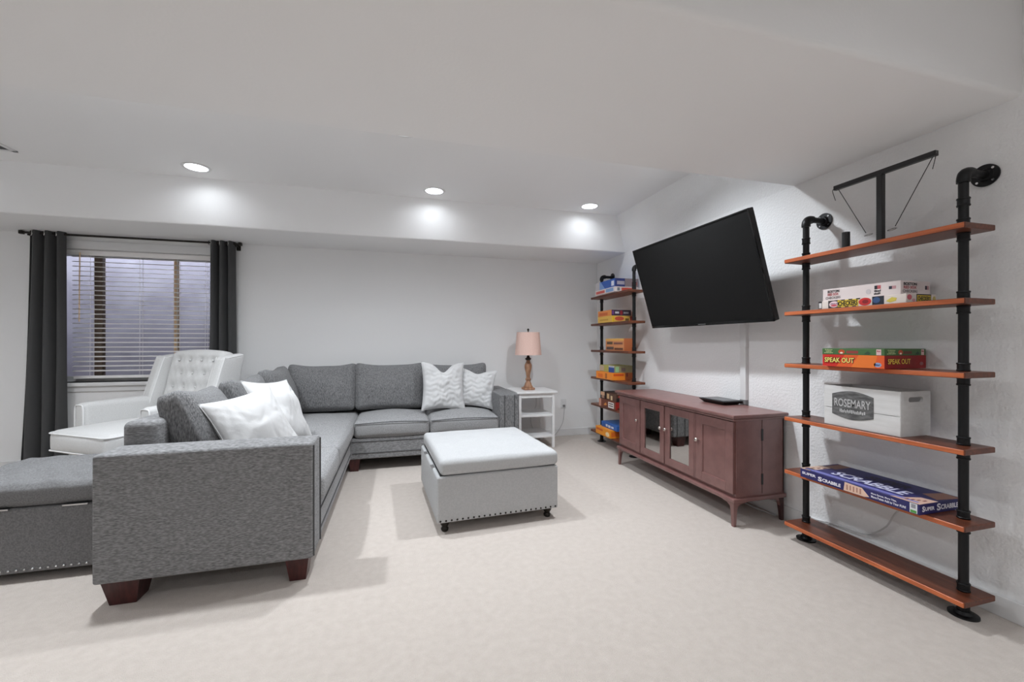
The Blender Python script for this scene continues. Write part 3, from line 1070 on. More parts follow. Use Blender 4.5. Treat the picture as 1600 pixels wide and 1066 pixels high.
tvpart('housing', box(-TW / 2, TW / 2, -TH / 2, TH / 2, -.045, -.004, .006), BLACK)
tvpart('screen', box(-TW / 2 + .008, TW / 2 - .008, -TH / 2 + .02, TH / 2 - .008, -.006, -.001), SCREEN)
b = box(-TW / 2, TW / 2, TH / 2 - .008, TH / 2, -.006, .002)
box(-TW / 2, -TW / 2 + .008, -TH / 2, TH / 2, -.006, .002, bm=b)
box(TW / 2 - .008, TW / 2, -TH / 2, TH / 2, -.006, .002, bm=b)
box(-TW / 2, TW / 2, -TH / 2, -TH / 2 + .02, -.006, .002, bm=b)
tvpart('bezel', b, mat('gloss_black', (.008, .008, .008), .12), None)
tvpart('badge', box(-.04, .04, -TH / 2 + .006, -TH / 2 + .013, .0015, .003), mat('badge_grey', (.35, .35, .35), .3, metal=1))
tvpart('back_bulge', box(-TW * .3, TW * .3, -TH * .32, TH * .25, -.075, -.044, .01), BLACK)
mt = thing('television_mount', 'black wall mount arm hidden behind the television', 'wall mount', (XR, TVC.y, TVC.z))
obj('wall_plate', box(XR - .018, XR, TVC.y - .10, TVC.y + .10, TVC.z - .13, TVC.z + .13, .003), DARKMETAL, mt)
pb = TVC - TVN * .082
for s in (-1, 1):
    obj('arm', tube([(XR - .01, TVC.y + s * .06, TVC.z), tuple(pb + TVR * (s * .06))], .014, 8), DARKMETAL, mt)
    b = box(s * .18 - .015, s * .18 + .015, -.2, .2, -.095, -.077)
    bmesh.ops.transform(b, matrix=MTV, verts=b.verts)
    obj('rail', b, DARKMETAL, mt)
b = box(-.2, .2, -.02, .02, -.10, -.09)
bmesh.ops.transform(b, matrix=MTV, verts=b.verts)
obj('cross_bar', b, DARKMETAL, mt)
# cable cover below it
cc = thing('cable_cover', 'white vertical cable raceway on the wall under the television', 'cable cover', (XR, 2.484, .70))
obj('channel', box(XR - .026, XR, 2.456, 2.508, .735, 1.12, .003), TRIM, cc)
obj('channel', box(XR - .028, XR, 2.453, 2.511, 1.118, 1.45, .003), TRIM, cc)
obj('end_piece', box(XR - .028, XR, 2.456, 2.508, .702, .737, .002), mat('plug_grey', (.2, .2, .2), .5), cc)

# ------------------------------------------------------------------ media console
cx0, cx1, cy0, cy1, ct = 2.03, 2.425, 2.145, 3.545, .70
con = thing('media_console', 'dark mahogany media console with two glass and two panelled doors', 'console', ((cx0 + cx1) / 2, (cy0 + cy1) / 2, 0))
obj('top', box(cx0 - .03, cx1 + .012, cy0 - .028, cy1 + .028, ct - .022, ct, .006), CONSOLE, con)
obj('cornice', box(cx0 - .015, cx1 + .004, cy0 - .012, cy1 + .012, ct - .040, ct - .022, .006), CONSOLE, con)
b = box(cx0 + .018, cx1, cy0, cy0 + .018, .19, ct - .04)
box(cx0 + .018, cx1, cy1 - .018, cy1, .19, ct - .04, bm=b)
box(cx0 + .018, cx1, cy0, cy1, .17, .19, bm=b)
box(cx1 - .008, cx1, cy0, cy1, .19, ct - .04, bm=b)
box(cx0 + .018, cx1, 2.835, 2.853, .19, ct - .04, bm=b)
obj('carcass', b, CONSOLE, con)
obj('base_moulding', box(cx0 - .016, cx1 + .008, cy0 - .016, cy1 + .016, .150, .176, .007), CONSOLE, con)
obj('seam', box(2.248, 2.252, cy0 - .0015, cy0 + .003, .19, ct - .04), CONSOLE_D, con)
for za, zb in ((.245, .315), (.525, .60)):
    obj('cord_slot', box(2.243, 2.258, cy0 - .002, cy0 + .006, za, zb), BLACK, con)
# doors
dgap = .003
DOORS = [(cy1 - .005, 3.192, False, -1), (3.186, 2.852, True, -1), (2.846, 2.506, True, 1), (2.494, cy0 + .005, False, 1)]
for ya, yb, glass, side in DOORS:
    y0, y1 = min(ya, yb) + dgap, max(ya, yb) - dgap
    z0, z1 = .198, ct - .046
    fw = .052 if glass else .06
    b = box(cx0, cx0 + .018, y0, y0 + fw, z0, z1, .002)
    box(cx0, cx0 + .018, y1 - fw, y1, z0, z1, .002, bm=b)
    box(cx0, cx0 + .018, y0 + fw, y1 - fw, z0, z0 + fw, .002, bm=b)
    box(cx0, cx0 + .018, y0 + fw, y1 - fw, z1 - fw, z1, .002, bm=b)
    d = obj('door', b, CONSOLE, con)
    if glass:
        put(obj('glass_pane', box(cx0 + .010, cx0 + .014, y0 + fw - .004, y1 - fw + .004, z0 + fw - .004, z1 - fw + .004), MIRROR, d), 'dark reflective glass pane')
    else:
        obj('door_panel', box(cx0 + .008, cx0 + .016, y0 + fw - .004, y1 - fw + .004, z0 + fw - .004, z1 - fw + .004), CONSOLE, d)
    b = bmesh.new()
    iy0, iy1, iz0, iz1 = y0 + fw, y1 - fw, z0 + fw, z1 - fw
    for pa, pb_ in (((iy0, iz0), (iy1, iz0)), ((iy1, iz0), (iy1, iz1)), ((iy1, iz1), (iy0, iz1)), ((iy0, iz1), (iy0, iz0))):
        tube([(cx0 + .006, pa[0], pa[1]), (cx0 + .006, pb_[0], pb_[1])], .0055, 6, bm=b)
    obj('bead', b, CONSOLE, d, True)
    ky = (y0 + .026) if side < 0 else (y1 - .026)
    kz = .475
    b = bmesh.new()
    pr = [(.006, .0), (.005, .012), (.011, .017), (.013, .022), (.010, .027), (.003, .029)]
    rings = [[(cx0 - h, ky + r * math.cos(2 * PI * k / 14), kz + r * math.sin(2 * PI * k / 14)) for k in range(14)] for r, h in pr]
    loft(b, rings)
    obj('knob', b, KNOB, d, True)
obj('stile', box(cx0 + .001, cx0 + .018, 2.494, 2.506, .198, ct - .046), CONSOLE, con)
# tapered bracket feet
for fx, sx in ((cx0 - .004, 1), (cx1 - .004, -1)):
    for fy, sy in ((cy0 - .004, 1), (cy1 + .004, -1)):
        b = bmesh.new()
        w = .044
        rings = []
        for z, ww, ext in ((0, .019, 0), (.06, .023, 0), (.10, .027, .004), (.125, .031, .02), (.140, .034, .05), (.151, .036, .10)):
            hx = sx * (ww)
            hy = sy * (ww)
            rings.append([(fx, fy, z), (fx + hx, fy, z), (fx + hx, fy + hy, z), (fx, fy + hy, z)])
        loft(b, rings)
        f_ = obj('foot', b, CONSOLE_D if sx < 0 else CONSOLE, con)
        for axis in (0, 1):
            b = bmesh.new()
            if axis == 0:
                pts = [(0.02, .150), (.12, .150), (.105, .143), (.060, .137), (.038, .122), (.028, .10), (.022, .08)]
                th0, th1 = fy + sy * .004, fy + sy * .022
                loft(b, [[(fx + sx * u, th0, z) for u, z in pts], [(fx + sx * u, th1, z) for u, z in pts]])
            else:
                pts = [(0.02, .150), (.12, .150), (.105, .143), (.060, .137), (.038, .122), (.028, .10), (.022, .08)]
                th0, th1 = fx + sx * .004, fx + sx * .022
                loft(b, [[(th0, fy + sy * u, z) for u, z in pts], [(th1, fy + sy * u, z) for u, z in pts]])
            obj('bracket', b, CONSOLE, f_)
# shallow black box on the console
dv = thing('streaming_box', 'flat black angular device on top of the media console', 'electronics', (2.345, 2.60, ct))
b = bmesh.new()
loft(b, [[(2.275, 2.50, ct + .001), (2.405, 2.50, ct + .001), (2.405, 2.70, ct + .001), (2.275, 2.70, ct + .001)],
         [(2.25, 2.475, ct + .026), (2.425, 2.475, ct + .026), (2.425, 2.725, ct + .026), (2.25, 2.725, ct + .026)],
         [(2.255, 2.48, ct + .030), (2.42, 2.48, ct + .030), (2.42, 2.72, ct + .030), (2.255, 2.72, ct + .030)]])
obj('case', b, BLACK, dv)
obj('lid_plate', box(2.262, 2.412, 2.488, 2.712, ct + .029, ct + .032, .001), mat('slate_plastic', (.03, .03, .036), .25), dv)
obj('cable', tube(spline([(2.42, 2.50, ct + .02), (2.435, 2.49, ct + .02), (2.444, 2.484, ct + .012)], 4), .003, 6), BLACK, dv)


# ------------------------------------------------------------------ black pipe shelving
def coupling_mesh():
    b = bmesh.new()
    prof = [(.0165, -.016), (.0205, -.018), (.0218, -.016), (.0218, -.012), (.0198, -.010), (.0198, .010), (.0218, .012), (.0218, .016), (.0205, .018), (.0165, .016)]
    lathe(prof, (0, 0, 0), 18, b, cap0=False, cap1=False)
    return b


def pipe_shelf(label, ya, yb, yend0, yend1, tops, wood, flange_z, board_x=(2.203, 2.392), PX=2.31):
    t = thing('pipe_shelf', label, 'shelf', (PX, (ya + yb) / 2, 0), 0, 'black pipe shelving units')
    cy_ = (ya + yb) / 2
    for k, z in enumerate(tops):
        b = bmesh.new()
        w = (board_x[1] - board_x[0]) / 3
        o = obj('shelf_board', box(board_x[0], board_x[1], yend0, yend1, z - .024, z, .004, 2), wood, t)
        obj('front_edge', box(board_x[0] - .004, board_x[0] + .004, yend0 + .003, yend1 - .003, z - .022, z - .002, .0015, 1), EDGEWOOD_LIT if wood == SHELFWOOD else SHELFWOOD, o)
    c0 = None
    for y in (ya, yb):
        obj('upright_pipe', tube([(PX, y, .012), (PX, y, flange_z - .03)], .0165, 16), DARKMETAL, t, True)
        # elbow to the wall
        pts = [(PX, y, flange_z - .045), (PX, y, flange_z - .028), (PX + .008, y, flange_z - .009), (PX + .027, y, flange_z), (PX + .045, y, flange_z)]
        obj('elbow', tube(spline(pts, 4), .0225, 14), DARKMETAL, t, True)
        obj('wall_nipple', tube([(PX + .04, y, flange_z), (XR - .006, y, flange_z)], .0165, 14), DARKMETAL, t, True)
        fl = obj('wall_flange', disc_solid((XR - .001, y, flange_z), (-1, 0, 0), .047, .007, 28), DARKMETAL, t, True)
        obj('flange_hub', disc_solid((XR - .007, y, flange_z), (-1, 0, 0), .028, .014, 20, r2=.022), DARKMETAL, fl, True)
        for k in range(4):
            a = PI / 4 + k * PI / 2
            obj('screw', disc_solid((XR - .0075, y + .036 * math.cos(a), flange_z + .036 * math.sin(a)), (-1, 0, 0), .005, .002, 10), STEEL, fl)
        fl = obj('floor_flange', lathe([(.049, 0), (.049, .007), (.03, .009), (.024, .022), (.0165, .022)], (PX, y, 0), 28), DARKMETAL, t, True)
        obj('foot_nipple', tube([(PX, y, .02), (PX, y, tops[-1] - .02)], .020, 14), DARKMETAL, t, True)
        for k, z in enumerate(tops):
            zs = [z + .018]
            if k < len(tops) - 1:
                zs.append(z - .024 - .018)
            for zz in zs:
                if c0 is None:
                    c0 = obj('coupling', coupling_mesh(), DARKMETAL, t, True, local=True)
                    o = c0
                else:
                    o = dup(c0, (0, 0, 0), t)
                o.location = (0, y - cy_, zz)
        o = dup(c0, (0, y - cy_, 1.745), t)
    return t


SZ = [1.640, 1.333, 1.030, .718, .408, .102]
LZ = [1.682, 1.372, 1.068, .757, .448, .140]
pipe_shelf('large near black pipe shelf with reddish wood boards on the right wall', 1.193, 1.897, 1.133, 1.945, SZ, SHELFWOOD, 1.873)
pipe_shelf('far black pipe shelf in the corner packed with board games', 3.735, 4.425, 3.66, 4.485, LZ, SHELFWOOD2, 1.922)

# ------------------------------------------------------------------ boxes on the shelves
FR = dict(F=((0, -1, 0), (0, 0, 1)), E=((1, 0, 0), (0, 0, 1)), T=((0, -1, 0), (1, 0, 0)))


class GameBox:
    def __init__(s, name, label, cat, x0, x1, y0, y1, z0, z1, col, lid=None, group='board game boxes'):
        s.d = (x0, x1, y0, y1, z0, z1)
        s.t = thing(name, label, cat, ((x0 + x1) / 2, (y0 + y1) / 2, z0), 0, group)
        if lid is None:
            obj('box_body', box(x0, x1, y0, y1, z0, z1, .0012, 1), flat(*col), s.t)
        else:
            zl = z0 + (z1 - z0) * lid[0]
            obj('box_body', box(x0 + .0012, x1 - .0012, y0 + .0012, y1 - .0012, z0, zl + .004), flat(*col), s.t)
            obj('box_lid', box(x0, x1, y0, y1, zl, z1, .001, 1), flat(*lid[1]), s.t)

    def frame(s, f):
        x0, x1, y0, y1, z0, z1 = s.d
        if f == 'F':
            return Vector((x0, y1, z0)), Vector((0, -1, 0)), Vector((0, 0, 1)), y1 - y0, z1 - z0
        if f == 'E':
            return Vector((x0, y0, z0)), Vector((1, 0, 0)), Vector((0, 0, 1)), x1 - x0, z1 - z0
        return Vector((x0, y1, z1)), Vector((0, -1, 0)), Vector((1, 0, 0)), y1 - y0, x1 - x0

    def patch(s, f, u0, v0, u1, v1, col, th=.0006):
        p, r, u, W, H = s.frame(f)
        return obj('print_shade_patch', plate(p + r * (u0 * W) + u * (v0 * H), r, u, (u1 - u0) * W, (v1 - v0) * H, th), flat(*col), s.t)

    def shape(s, f, pts, col, th=.0007):
        p, r, u, W, H = s.frame(f)
        return obj('print_shade_patch', poly_plate(p, r, u, [(a * W, c * H) for a, c in pts], th), flat(*col), s.t)

    def oval(s, f, cu, cv, ru, rv, col, th=.0009, n=20):
        p, r, u, W, H = s.frame(f)
        return obj('print_shade_patch', poly_plate(p, r, u, [((cu + ru * math.cos(2 * PI * k / n)) * W, (cv + rv * math.sin(2 * PI * k / n)) * H) for k in range(n)], th), flat(*col), s.t)

    def text(s, f, txt, u0, v0, u1, v1, col, bold=.02, lift=.0014, shear=0.0):
        p, r, u, W, H = s.frame(f)
        return lettering(txt, p + r * (u0 * W) + u * (v0 * H), r, u, (u1 - u0) * W, (v1 - v0) * H, flat(*col), s.t, bold, shear, lift)


# rows of tiny strokes stand for print too small to read
def strokes(p, r, u, W, H, col, parent, n=9, seed=1, th=.0012, name='small_print'):
    rnd = random.Random(seed)
    b = bmesh.new()
    x = 0.0
    while x < .97:
        w = rnd.uniform(.35, .75) / n
        h0, h1 = rnd.choice(((0, 1), (0, .7), (.0, .75), (.15, 1)))
        plate(Vector(p) + Vector(r) * (x * W) + Vector(u) * (h0 * H), r, u, min(w, 1 - x) * W, (h1 - h0) * H, th, b)
        x += w + rnd.uniform(.25, .45) / n
    return obj(name, b, col, parent)


def _fine(s, f, u0, v0, u1, v1, col, n=9, seed=1, th=.0012):
    p, r, u, W, H = s.frame(f)
    return strokes(p + r * (u0 * W) + u * (v0 * H), r, u, (u1 - u0) * W, (v1 - v0) * H, flat(*col), s.t, n, seed, th)


GameBox.fine = _fine

# --- near shelf, second board
g = GameBox('checkers_game_box', 'flat checkers box with yellow lettering under the white baseball checkers box', 'game box', 2.222, 2.418, 1.345, 1.752, SZ[1], SZ[1] + .041, (236, 226, 218))
g.patch('F', 0, 0, .045, 1, (40, 36, 38))
g.shape('F', [(.008, .12), (.04, .12), (.04, .8), (.008, .8)], (225, 222, 220), .001)
g.patch('F', .13, 0, .30, 1, (52, 44, 48))
g.oval('F', .205, .5, .062, .40, (238, 214, 216))
g.fine('F', .16, .50, .25, .66, (110, 84, 130), 7, 3)
g.oval('F', .205, .36, .04, .14, (206, 90, 104), .0011)
g.patch('F', .25, .05, .50, .95, (226, 196, 60), .0009)
g.text('F', 'CHECKERS', .262, .2, .492, .82, (22, 18, 16), .035)
for a in (.25, .34, .43):
    g.patch('F', a, .0, a + .045, .14, (20, 18, 18), .0010)
    g.patch('F', a + .045, .86, a + .09, 1, (20, 18, 18), .0010)
g.oval('F', .575, .5, .07, .46, (208, 46, 44))
g.oval('F', .58, .5, .035, .24, (140, 26, 30), .0012)
g.patch('F', .655, .0, .78, 1, (30, 34, 48))
g.oval('F', .70, .55, .04, .36, (52, 84, 132), .0010)
g.shape('F', [(.80, .35), (.86, .75), (.91, .6), (.90, .3), (.84, .15)], (222, 204, 90))
g.oval('E', .10, .62, .075, .30, (216, 110, 122))
g.oval('E', .24, .3, .05, .18, (228, 170, 176))
g.patch('E', .33, .0, .82, 1, (24, 20, 20))
g.patch('E', .35, .12, .80, .88, (226, 196, 60), .0009)
g.text('E', 'CHECKERS', .37, .25, .78, .76, (22, 18, 16), .035)
g.oval('E', .92, .5, .05, .3, (214, 196, 120))
g = GameBox('baseball_checkers_box', 'white baseball team checkers box lying on the yellow lettered checkers box', 'game box', 2.230, 2.425, 1.372, 1.735, SZ[1] + .0415, SZ[1] + .105, (232, 220, 218))
for f, a, c in (('F', .045, .26), ('E', .06, .55)):
    g.text(f, 'BOSTON', a + .03, .66, c - .02, .88, (44, 40, 44), .035)
    g.text(f, 'RED SOX', a + .03, .42, c - .03, .62, (172, 58, 68), .03)
    g.text(f, 'CHECKERS', a, .14, c, .34, (84, 78, 82), .012)
g.oval('F', .625, .42, .03, .20, (206, 198, 200))
g.patch('F', .70, .55, .735, .82, (30, 30, 40))
g.patch('F', .735, .55, .775, .82, (190, 90, 96))
g.fine('F', .70, .34, .775, .5, (60, 60, 66), 5, 4)
g.fine('F', .695, .14, .77, .28, (60, 58, 62), 5, 5)
g.patch('F', .87, .44, .905, .66, (44, 46, 62))
g.patch('F', .905, .44, .95, .66, (198, 150, 154))
g.patch('E', .82, .40, .88, .68, (52, 44, 58))
g.patch('E', .88, .40, .94, .68, (198, 150, 154))

# --- third board: SPEAK OUT
g = GameBox('party_game_box', 'red and green SPEAK OUT party game box on the near shelf', 'game box', 2.168, 2.440, 1.398, 1.690, SZ[2], SZ[2] + .092, (208, 40, 30), (.66, (70, 108, 62)))
g.shape('F', [(.25, 0), (1, 0), (1, .66), (.4, .66)], (228, 92, 38))
g.shape('F', [(.5, 0), (.86, 0), (.9, .66), (.62, .66)], (236, 122, 44), .0009)
g.text('F', 'SPEAK OUT', .04, .20, .56, .52, (70, 18, 14), .075, .0016)
g.text('F', 'SPEAK OUT', .05, .225, .55, .495, (250, 226, 120), .022, .0024)
g.oval('F', .905, .18, .055, .12, (150, 170, 206))
g.fine('F', .875, .13, .935, .22, (60, 70, 130), 3, 6, .0016)
g.patch('E', 0, 0, 1, .66, (150, 26, 28))
g.text('E', 'SPEAK OUT', .06, .20, .62, .52, (84, 14, 12), .075, .0016)
g.text('E', 'SPEAK OUT', .07, .225, .61, .495, (248, 206, 84), .022, .0024)
g.oval('E', .89, .24, .045, .09, (150, 96, 100))
for f in ('F', 'E'):
    a, c = (.04, .2) if f == 'F' else (.06, .27)
    for k in range(3):
        g.fine(f, a + (.015, .03, 0)[k], .90 - k * .085, c - (.015, .03, 0)[k], .945 - k * .085, (206, 214, 160), 8, 10 + k)
    m0 = .34 if f == 'F' else .38
    g.oval(f, m0, .82, .055, .12, (196, 76, 40))
    g.oval(f, m0, .76, .025, .045, (240, 226, 210), .0012)
    g.patch(f, m0 + .08, .74, m0 + .27, .88, (150, 62, 58) if f == 'F' else (110, 60, 50))
    g.shape(f, [(m0 + .36, .72), (m0 + .42, .88), (m0 + .46, .76), (m0 + .43, .70)], (50, 78, 56))
    g.patch(f, .885, .68, .955, .97, (224, 190, 190))
    g.fine(f, .895, .84, .945, .92, (170, 70, 76), 3, 15)

# --- fourth board: white crate
k0, k1, k2, k3, kz0, kz1 = 2.222, 2.420, 1.367, 1.722, SZ[3], SZ[3] + .207
cr = thing('wooden_crate', 'white wooden crate with a grey ROSEMARY sign on the near shelf', 'crate', ((k0 + k1) / 2, (k2 + k3) / 2, kz0))
hm = (kz0 + kz1) / 2 - .012
for za, zb in ((kz0, hm - .0012), (hm + .0012, kz1)):
    obj('plank', box(k0, k0 + .010, k2 + .001, k3 - .001, za, zb, .0012, 1), CRATE, cr)
    obj('plank', box(k1 - .010, k1, k2 + .001, k3 - .001, za, zb, .0012, 1), CRATE, cr)
obj('bottom_board', box(k0 + .01, k1 - .01, k2 + .012, k3 - .012, kz0, kz0 + .008), CRATE, cr)


def end_board(y, s):
    b = bmesh.new()
    W = k1 - k0 - .004
    H = kz1 - kz0
    hw, hh, hc = .048, .012, H * .815
    out = [(-W / 2, 0), (W / 2, 0), (W / 2, H), (-W / 2, H)]
    inn = []
    for k in range(9):
        a = -PI / 2 + PI * k / 8
        inn.append((hw - hh + hh * math.cos(a), hc + hh * math.sin(a)))
    for k in range(9):
        a = PI / 2 + PI * k / 8
        inn.append((-hw + hh + hh * math.cos(a), hc + hh * math.sin(a)))
    xm = (k0 + k1) / 2
    for yy in (y, y + s * .011):
        edges = []
        for loop in (out, inn):
            vs = [b.verts.new((xm + p[0], yy, kz0 + p[1])) for p in loop]
            edges += [b.edges.new((vs[i], vs[(i + 1) % len(vs)])) for i in range(len(vs))]
        bmesh.ops.triangle_fill(b, use_beauty=True, use_dissolve=False, edges=edges)
    for loop in (out, inn):
        n = len(loop)
        for i in range(n):
            p, q = loop[i], loop[(i + 1) % n]
            b.faces.new([b.verts.new(v) for v in ((xm + p[0], y, kz0 + p[1]), (xm + q[0], y, kz0 + q[1]), (xm + q[0], y + s * .011, kz0 + q[1]), (xm + p[0], y + s * .011, kz0 + p[1]))])
    bmesh.ops.remove_doubles(b, verts=b.verts, dist=1e-5)
    return obj('end_board', b, CRATE, cr)


end_board(k2, 1)
end_board(k3, -1)
sg = []
for k in range(13):
    u = .125 + .44 * 1.0 * k / 12 * 1.27
    sg.append((u, .80 + .10 * math.sin(PI * k / 12)))
sgl = [(u, .30 - .10 * math.sin(PI * i / 12)) for i, (u, _) in enumerate(sg)]
W, H = k3 - k2, kz1 - kz0
pts = [(u * W, v * H) for u, v in sg] + [(u * W, v * H) for u, v in reversed(sgl)]
sign = obj('sign_plate', poly_plate((k0, k3, kz0), (0, -1, 0), (0, 0, 1), pts[::-1], .0016), CRATE_SIGN, cr)
lettering('ROSEMARY', (k0, k3 - W * .16, kz0 + H * .50), (0, -1, 0), (0, 0, 1), W * .49, H * .20, mat('sign_paint', (.52, .52, .52), .7), sign, .012, 0, .0026)
strokes((k0 - .0014, k3 - W * .235, kz0 + H * .355), (0, -1, 0), (0, 0, 1), W * .36, H * .085, mat('sign_paint', (.52, .52, .52), .7), sign, 15, 8, .0009)

# --- fifth board: SUPER SCRABBLE
NAVY = (38, 36, 96)
g = GameBox('word_game_box', 'long dark blue SUPER SCRABBLE word game box on the near shelf', 'game box', 2.165, 2.440, 1.262, 1.812, SZ[4], SZ[4] + .047, NAVY)
g.text('F', 'SUPER', .022, .40, .165, .70, (232, 230, 240), .035)
g.text('F', 'S', .185, .16, .225, .66, (240, 238, 246), .035)
g.text('F', 'CRABBLE', .228, .22, .40, .58, (240, 238, 246), .035)
g.shape('F', [(.425, .05), (.60, .05), (.64, .18), (.58, .88), (.435, .95)], (226, 192, 172))
for k in range(5):
    g.patch('F', .45 + k * .028, .2 + .05 * (k % 2), .462 + k * .028, .75, (176, 130, 112), .0012)
g.text('F', 'More Spaces, More Tiles,', .655, .52, .845, .74, (236, 236, 244), .03)
g.text('F', 'More Points Add to Your FUN!', .655, .22, .91, .46, (236, 236, 244), .03)
g.patch('F', .935, .06, .985, .94, (226, 228, 230))
g.patch('F', .94, .08, .98, .32, (82, 156, 74), .0012)
g.patch('F', .945, .50, .975, .88, (150, 150, 158), .0012)
g.text('E', 'S', .05, .28, .11, .80, (236, 234, 242), .035)
g.text('E', 'UPER', .115, .34, .33, .68, (236, 234, 242), .035)
g.text('E', 'S', .38, .22, .47, .88, (236, 234, 242), .035)
g.text('E', 'CRABBLE', .475, .28, .88, .74, (236, 234, 242), .035)
g.patch('E', .94, .05, .995, .95, (206, 206, 212))
g.patch('T', .03, .02, .97, .16, (84, 84, 160))
g.patch('T', .03, .05, .97, .11, (128, 130, 192), .0008)
g.patch('T', 0, .0, .10, .55, (206, 178, 160))
g.patch('T', .03, .56, .14, .98, (120, 84, 70))
g.shape('T', [(.80, .0), (1, 0), (1, .42), (.90, .38), (.86, .16)], (212, 176, 158))
g.shape('T', [(.84, .62), (.97, .5), (1, .95), (.88, .98)], (150, 108, 92))
g.text('T', 'SUPER', .40, .56, .74, .82, (22, 20, 44), .03)
g.text('T', 'SCRABBLE', .22, .20, .82, .50, (206, 206, 232), .03)
for k in range(4):
    g.patch('T', .015 + k * .02, .08 + k * .1, .035 + k * .02, .16 + k * .1, (120, 70, 60), .0012)
    g.patch('T', .88 + k * .025, .06 + .05 * k, .895 + k * .025, .13 + .05 * k, (120, 54, 52), .0012)

# --- top board: tabletop hook and ring game
hz = SZ[0]
tg = thing('ring_toss_stand', 'black T shaped tabletop ring toss stand with strings on the top board', 'game', (2.315, 1.52, hz))
obj('base_plate', box(2.27, 2.36, 1.385, 1.735, hz, hz + .012, .002), BLACK, tg)
obj('post', box(2.302, 2.328, 1.496, 1.522, hz + .01, 1.985, .002), BLACK, tg)
obj('crossbar', box(2.304, 2.326, 1.285, 1.735, 1.984, 2.008, .002), BLACK, tg)
obj('cup', lathe([(.018, .01), (.018, .10), (.015, .10), (.015, .09)], (2.31, 1.672, hz), 16), BLACK, tg, True)
for y_, ye, zz in ((1.715, 1.575, 1.712), (1.30, 1.445, 1.712)):
    st_ = obj('string', tube([(2.315, y_, 1.985), (2.312, ye, zz)], .0018, 5), BLACK, tg)
    pts = [(2.312 + .012 * math.sin(2 * PI * k / 16), ye + (.0 if ye > 1.5 else 0) + .018 * math.cos(2 * PI * k / 16) - (.012 if ye > 1.5 else -.012), zz - .012 + .006 * math.sin(2 * PI * k / 16)) for k in range(16)]
    obj('ring', tube(pts, .0022, 6, closed=True), STEEL, st_)
    s_ = 1 if y_ > 1.5 else -1
    obj('loose_end', tube(spline([(2.315, y_ + s_ * .012, 2.0), (2.30, y_ + s_ * .02, 1.985), (2.30, y_ + s_ * .014, 1.955), (2.302, y_ + s_ * .006, 1.925)], 5), .0016, 5), BLACK, tg)

# --- far shelf
g = GameBox('game_box_white', 'white and red flat game box lowest in the pile on the highest corner board', 'game box', 2.165, 2.44, 3.86, 4.30, LZ[0], LZ[0] + .052, (226, 214, 210))
g.patch('F', .05, .2, .50, .75, (206, 92, 84))
g.patch('F', .56, .15, .93, .85, (130, 164, 206))
g.patch('E', .10, .2, .20, .8, (120, 130, 140))
g.patch('E', .28, .2, .90, .78, (208, 84, 66))
g = GameBox('game_box_blue', 'blue and grey game box on top of the pile on the highest corner board', 'game box', 2.170, 2.44, 3.865, 4.30, LZ[0] + .0525, LZ[0] + .138, (52, 92, 170))
g.patch('F', 0, 0, .22, 1, (196, 192, 196))
g.shape('F', [(.22, 0), (.5, 0), (.28, 1), (.22, 1)], (124, 156, 206))
g.patch('F', .82, .15, .95, .75, (216, 218, 228))
g.patch('E', 0, 0, .42, 1, (44, 56, 116))
g.patch('E', .42, 0, 1, 1, (146, 132, 136))
g.patch('E', .08, .25, .40, .68, (176, 170, 184), .001)
g.patch('E', .72, .2, .95, .6, (176, 96, 92), .001)
g = GameBox('game_box_yellow', 'yellow game box on the second corner board under an orange one', 'game box', 2.19, 2.44, 3.97, 4.285, LZ[1], LZ[1] + .068, (226, 182, 84))
g.patch('F', .15, .3, .75, .55, (196, 150, 60))
g.oval('E', .36, .55, .22, .33, (204, 86, 60))
g.patch('E', .02, .1, .12, .9, (226, 188, 40))
g.patch('E', .64, .2, .82, .6, (110, 84, 30))
g.patch('E', .86, .05, 1, .95, (120, 26, 30))
g = GameBox('game_box_orange', 'orange fronted game box with dark end above the yellow one', 'game box', 2.19, 2.42, 3.975, 4.285, LZ[1] + .0685, LZ[1] + .130, (226, 142, 74))
g.patch('F', .12, .15, .72, .65, (204, 102, 50))
g.patch('E', 0, 0, 1, 1, (58, 44, 62))
g.patch('E', .02, .2, .12, .85, (110, 66, 136), .0010)
g.patch('E', .18, .35, .38, .7, (206, 204, 210), .0010)
g.oval('E', .50, .5, .07, .42, (158, 40, 52), .0012)
g.patch('E', .62, .35, .88, .66, (178, 176, 184), .0010)
g = GameBox('wooden_game_box', 'tan wooden game box with dark lettering on the third corner board', 'game box', 2.225, 2.36, 3.785, 4.17, LZ[2], LZ[2] + .128, (208, 138, 88))
g.patch('F', 0, .82, 1, 1, (224, 170, 84))
g.patch('F', .08, .52, .40, .74, (92, 72, 50))
g.patch('F', .46, .52, .93, .68, (116, 68, 56))
g.patch('F', .05, .08, .46, .32, (88, 68, 62))
g.patch('F', .50, .06, .95, .24, (104, 60, 36))
g.patch('E', 0, 0, 1, 1, (182, 104, 62))
g = GameBox('game_box_bright_orange', 'bright orange game box on the fourth corner board under a green one', 'game box', 2.175, 2.44, 3.93, 4.30, LZ[3], LZ[3] + .078, (238, 140, 34))
g.patch('F', .12, .2, .42, .7, (222, 108, 24))
g.patch('F', .58, .1, .68, .85, (176, 92, 20))
g.patch('E', .05, .55, .5, .85, (208, 78, 16))
g.patch('E', .56, 0, 1, 1, (170, 88, 36))  # darker part of the end is a shadow put into the colour
g.patch('E', .62, .45, .68, .95, (110, 30, 14), .001)
g = GameBox('game_box_green', 'green and yellow game box with blue label on the fourth corner board', 'game box', 2.20, 2.43, 3.93, 4.26, LZ[3] + .0785, LZ[3] + .150, (176, 172, 92))
g.patch('F', .0, .1, .3, .9, (196, 176, 150))
g.patch('F', .62, .0, .98, .75, (34, 74, 150))
g.patch('F', .62, .75, .98, 1, (176, 180, 190))
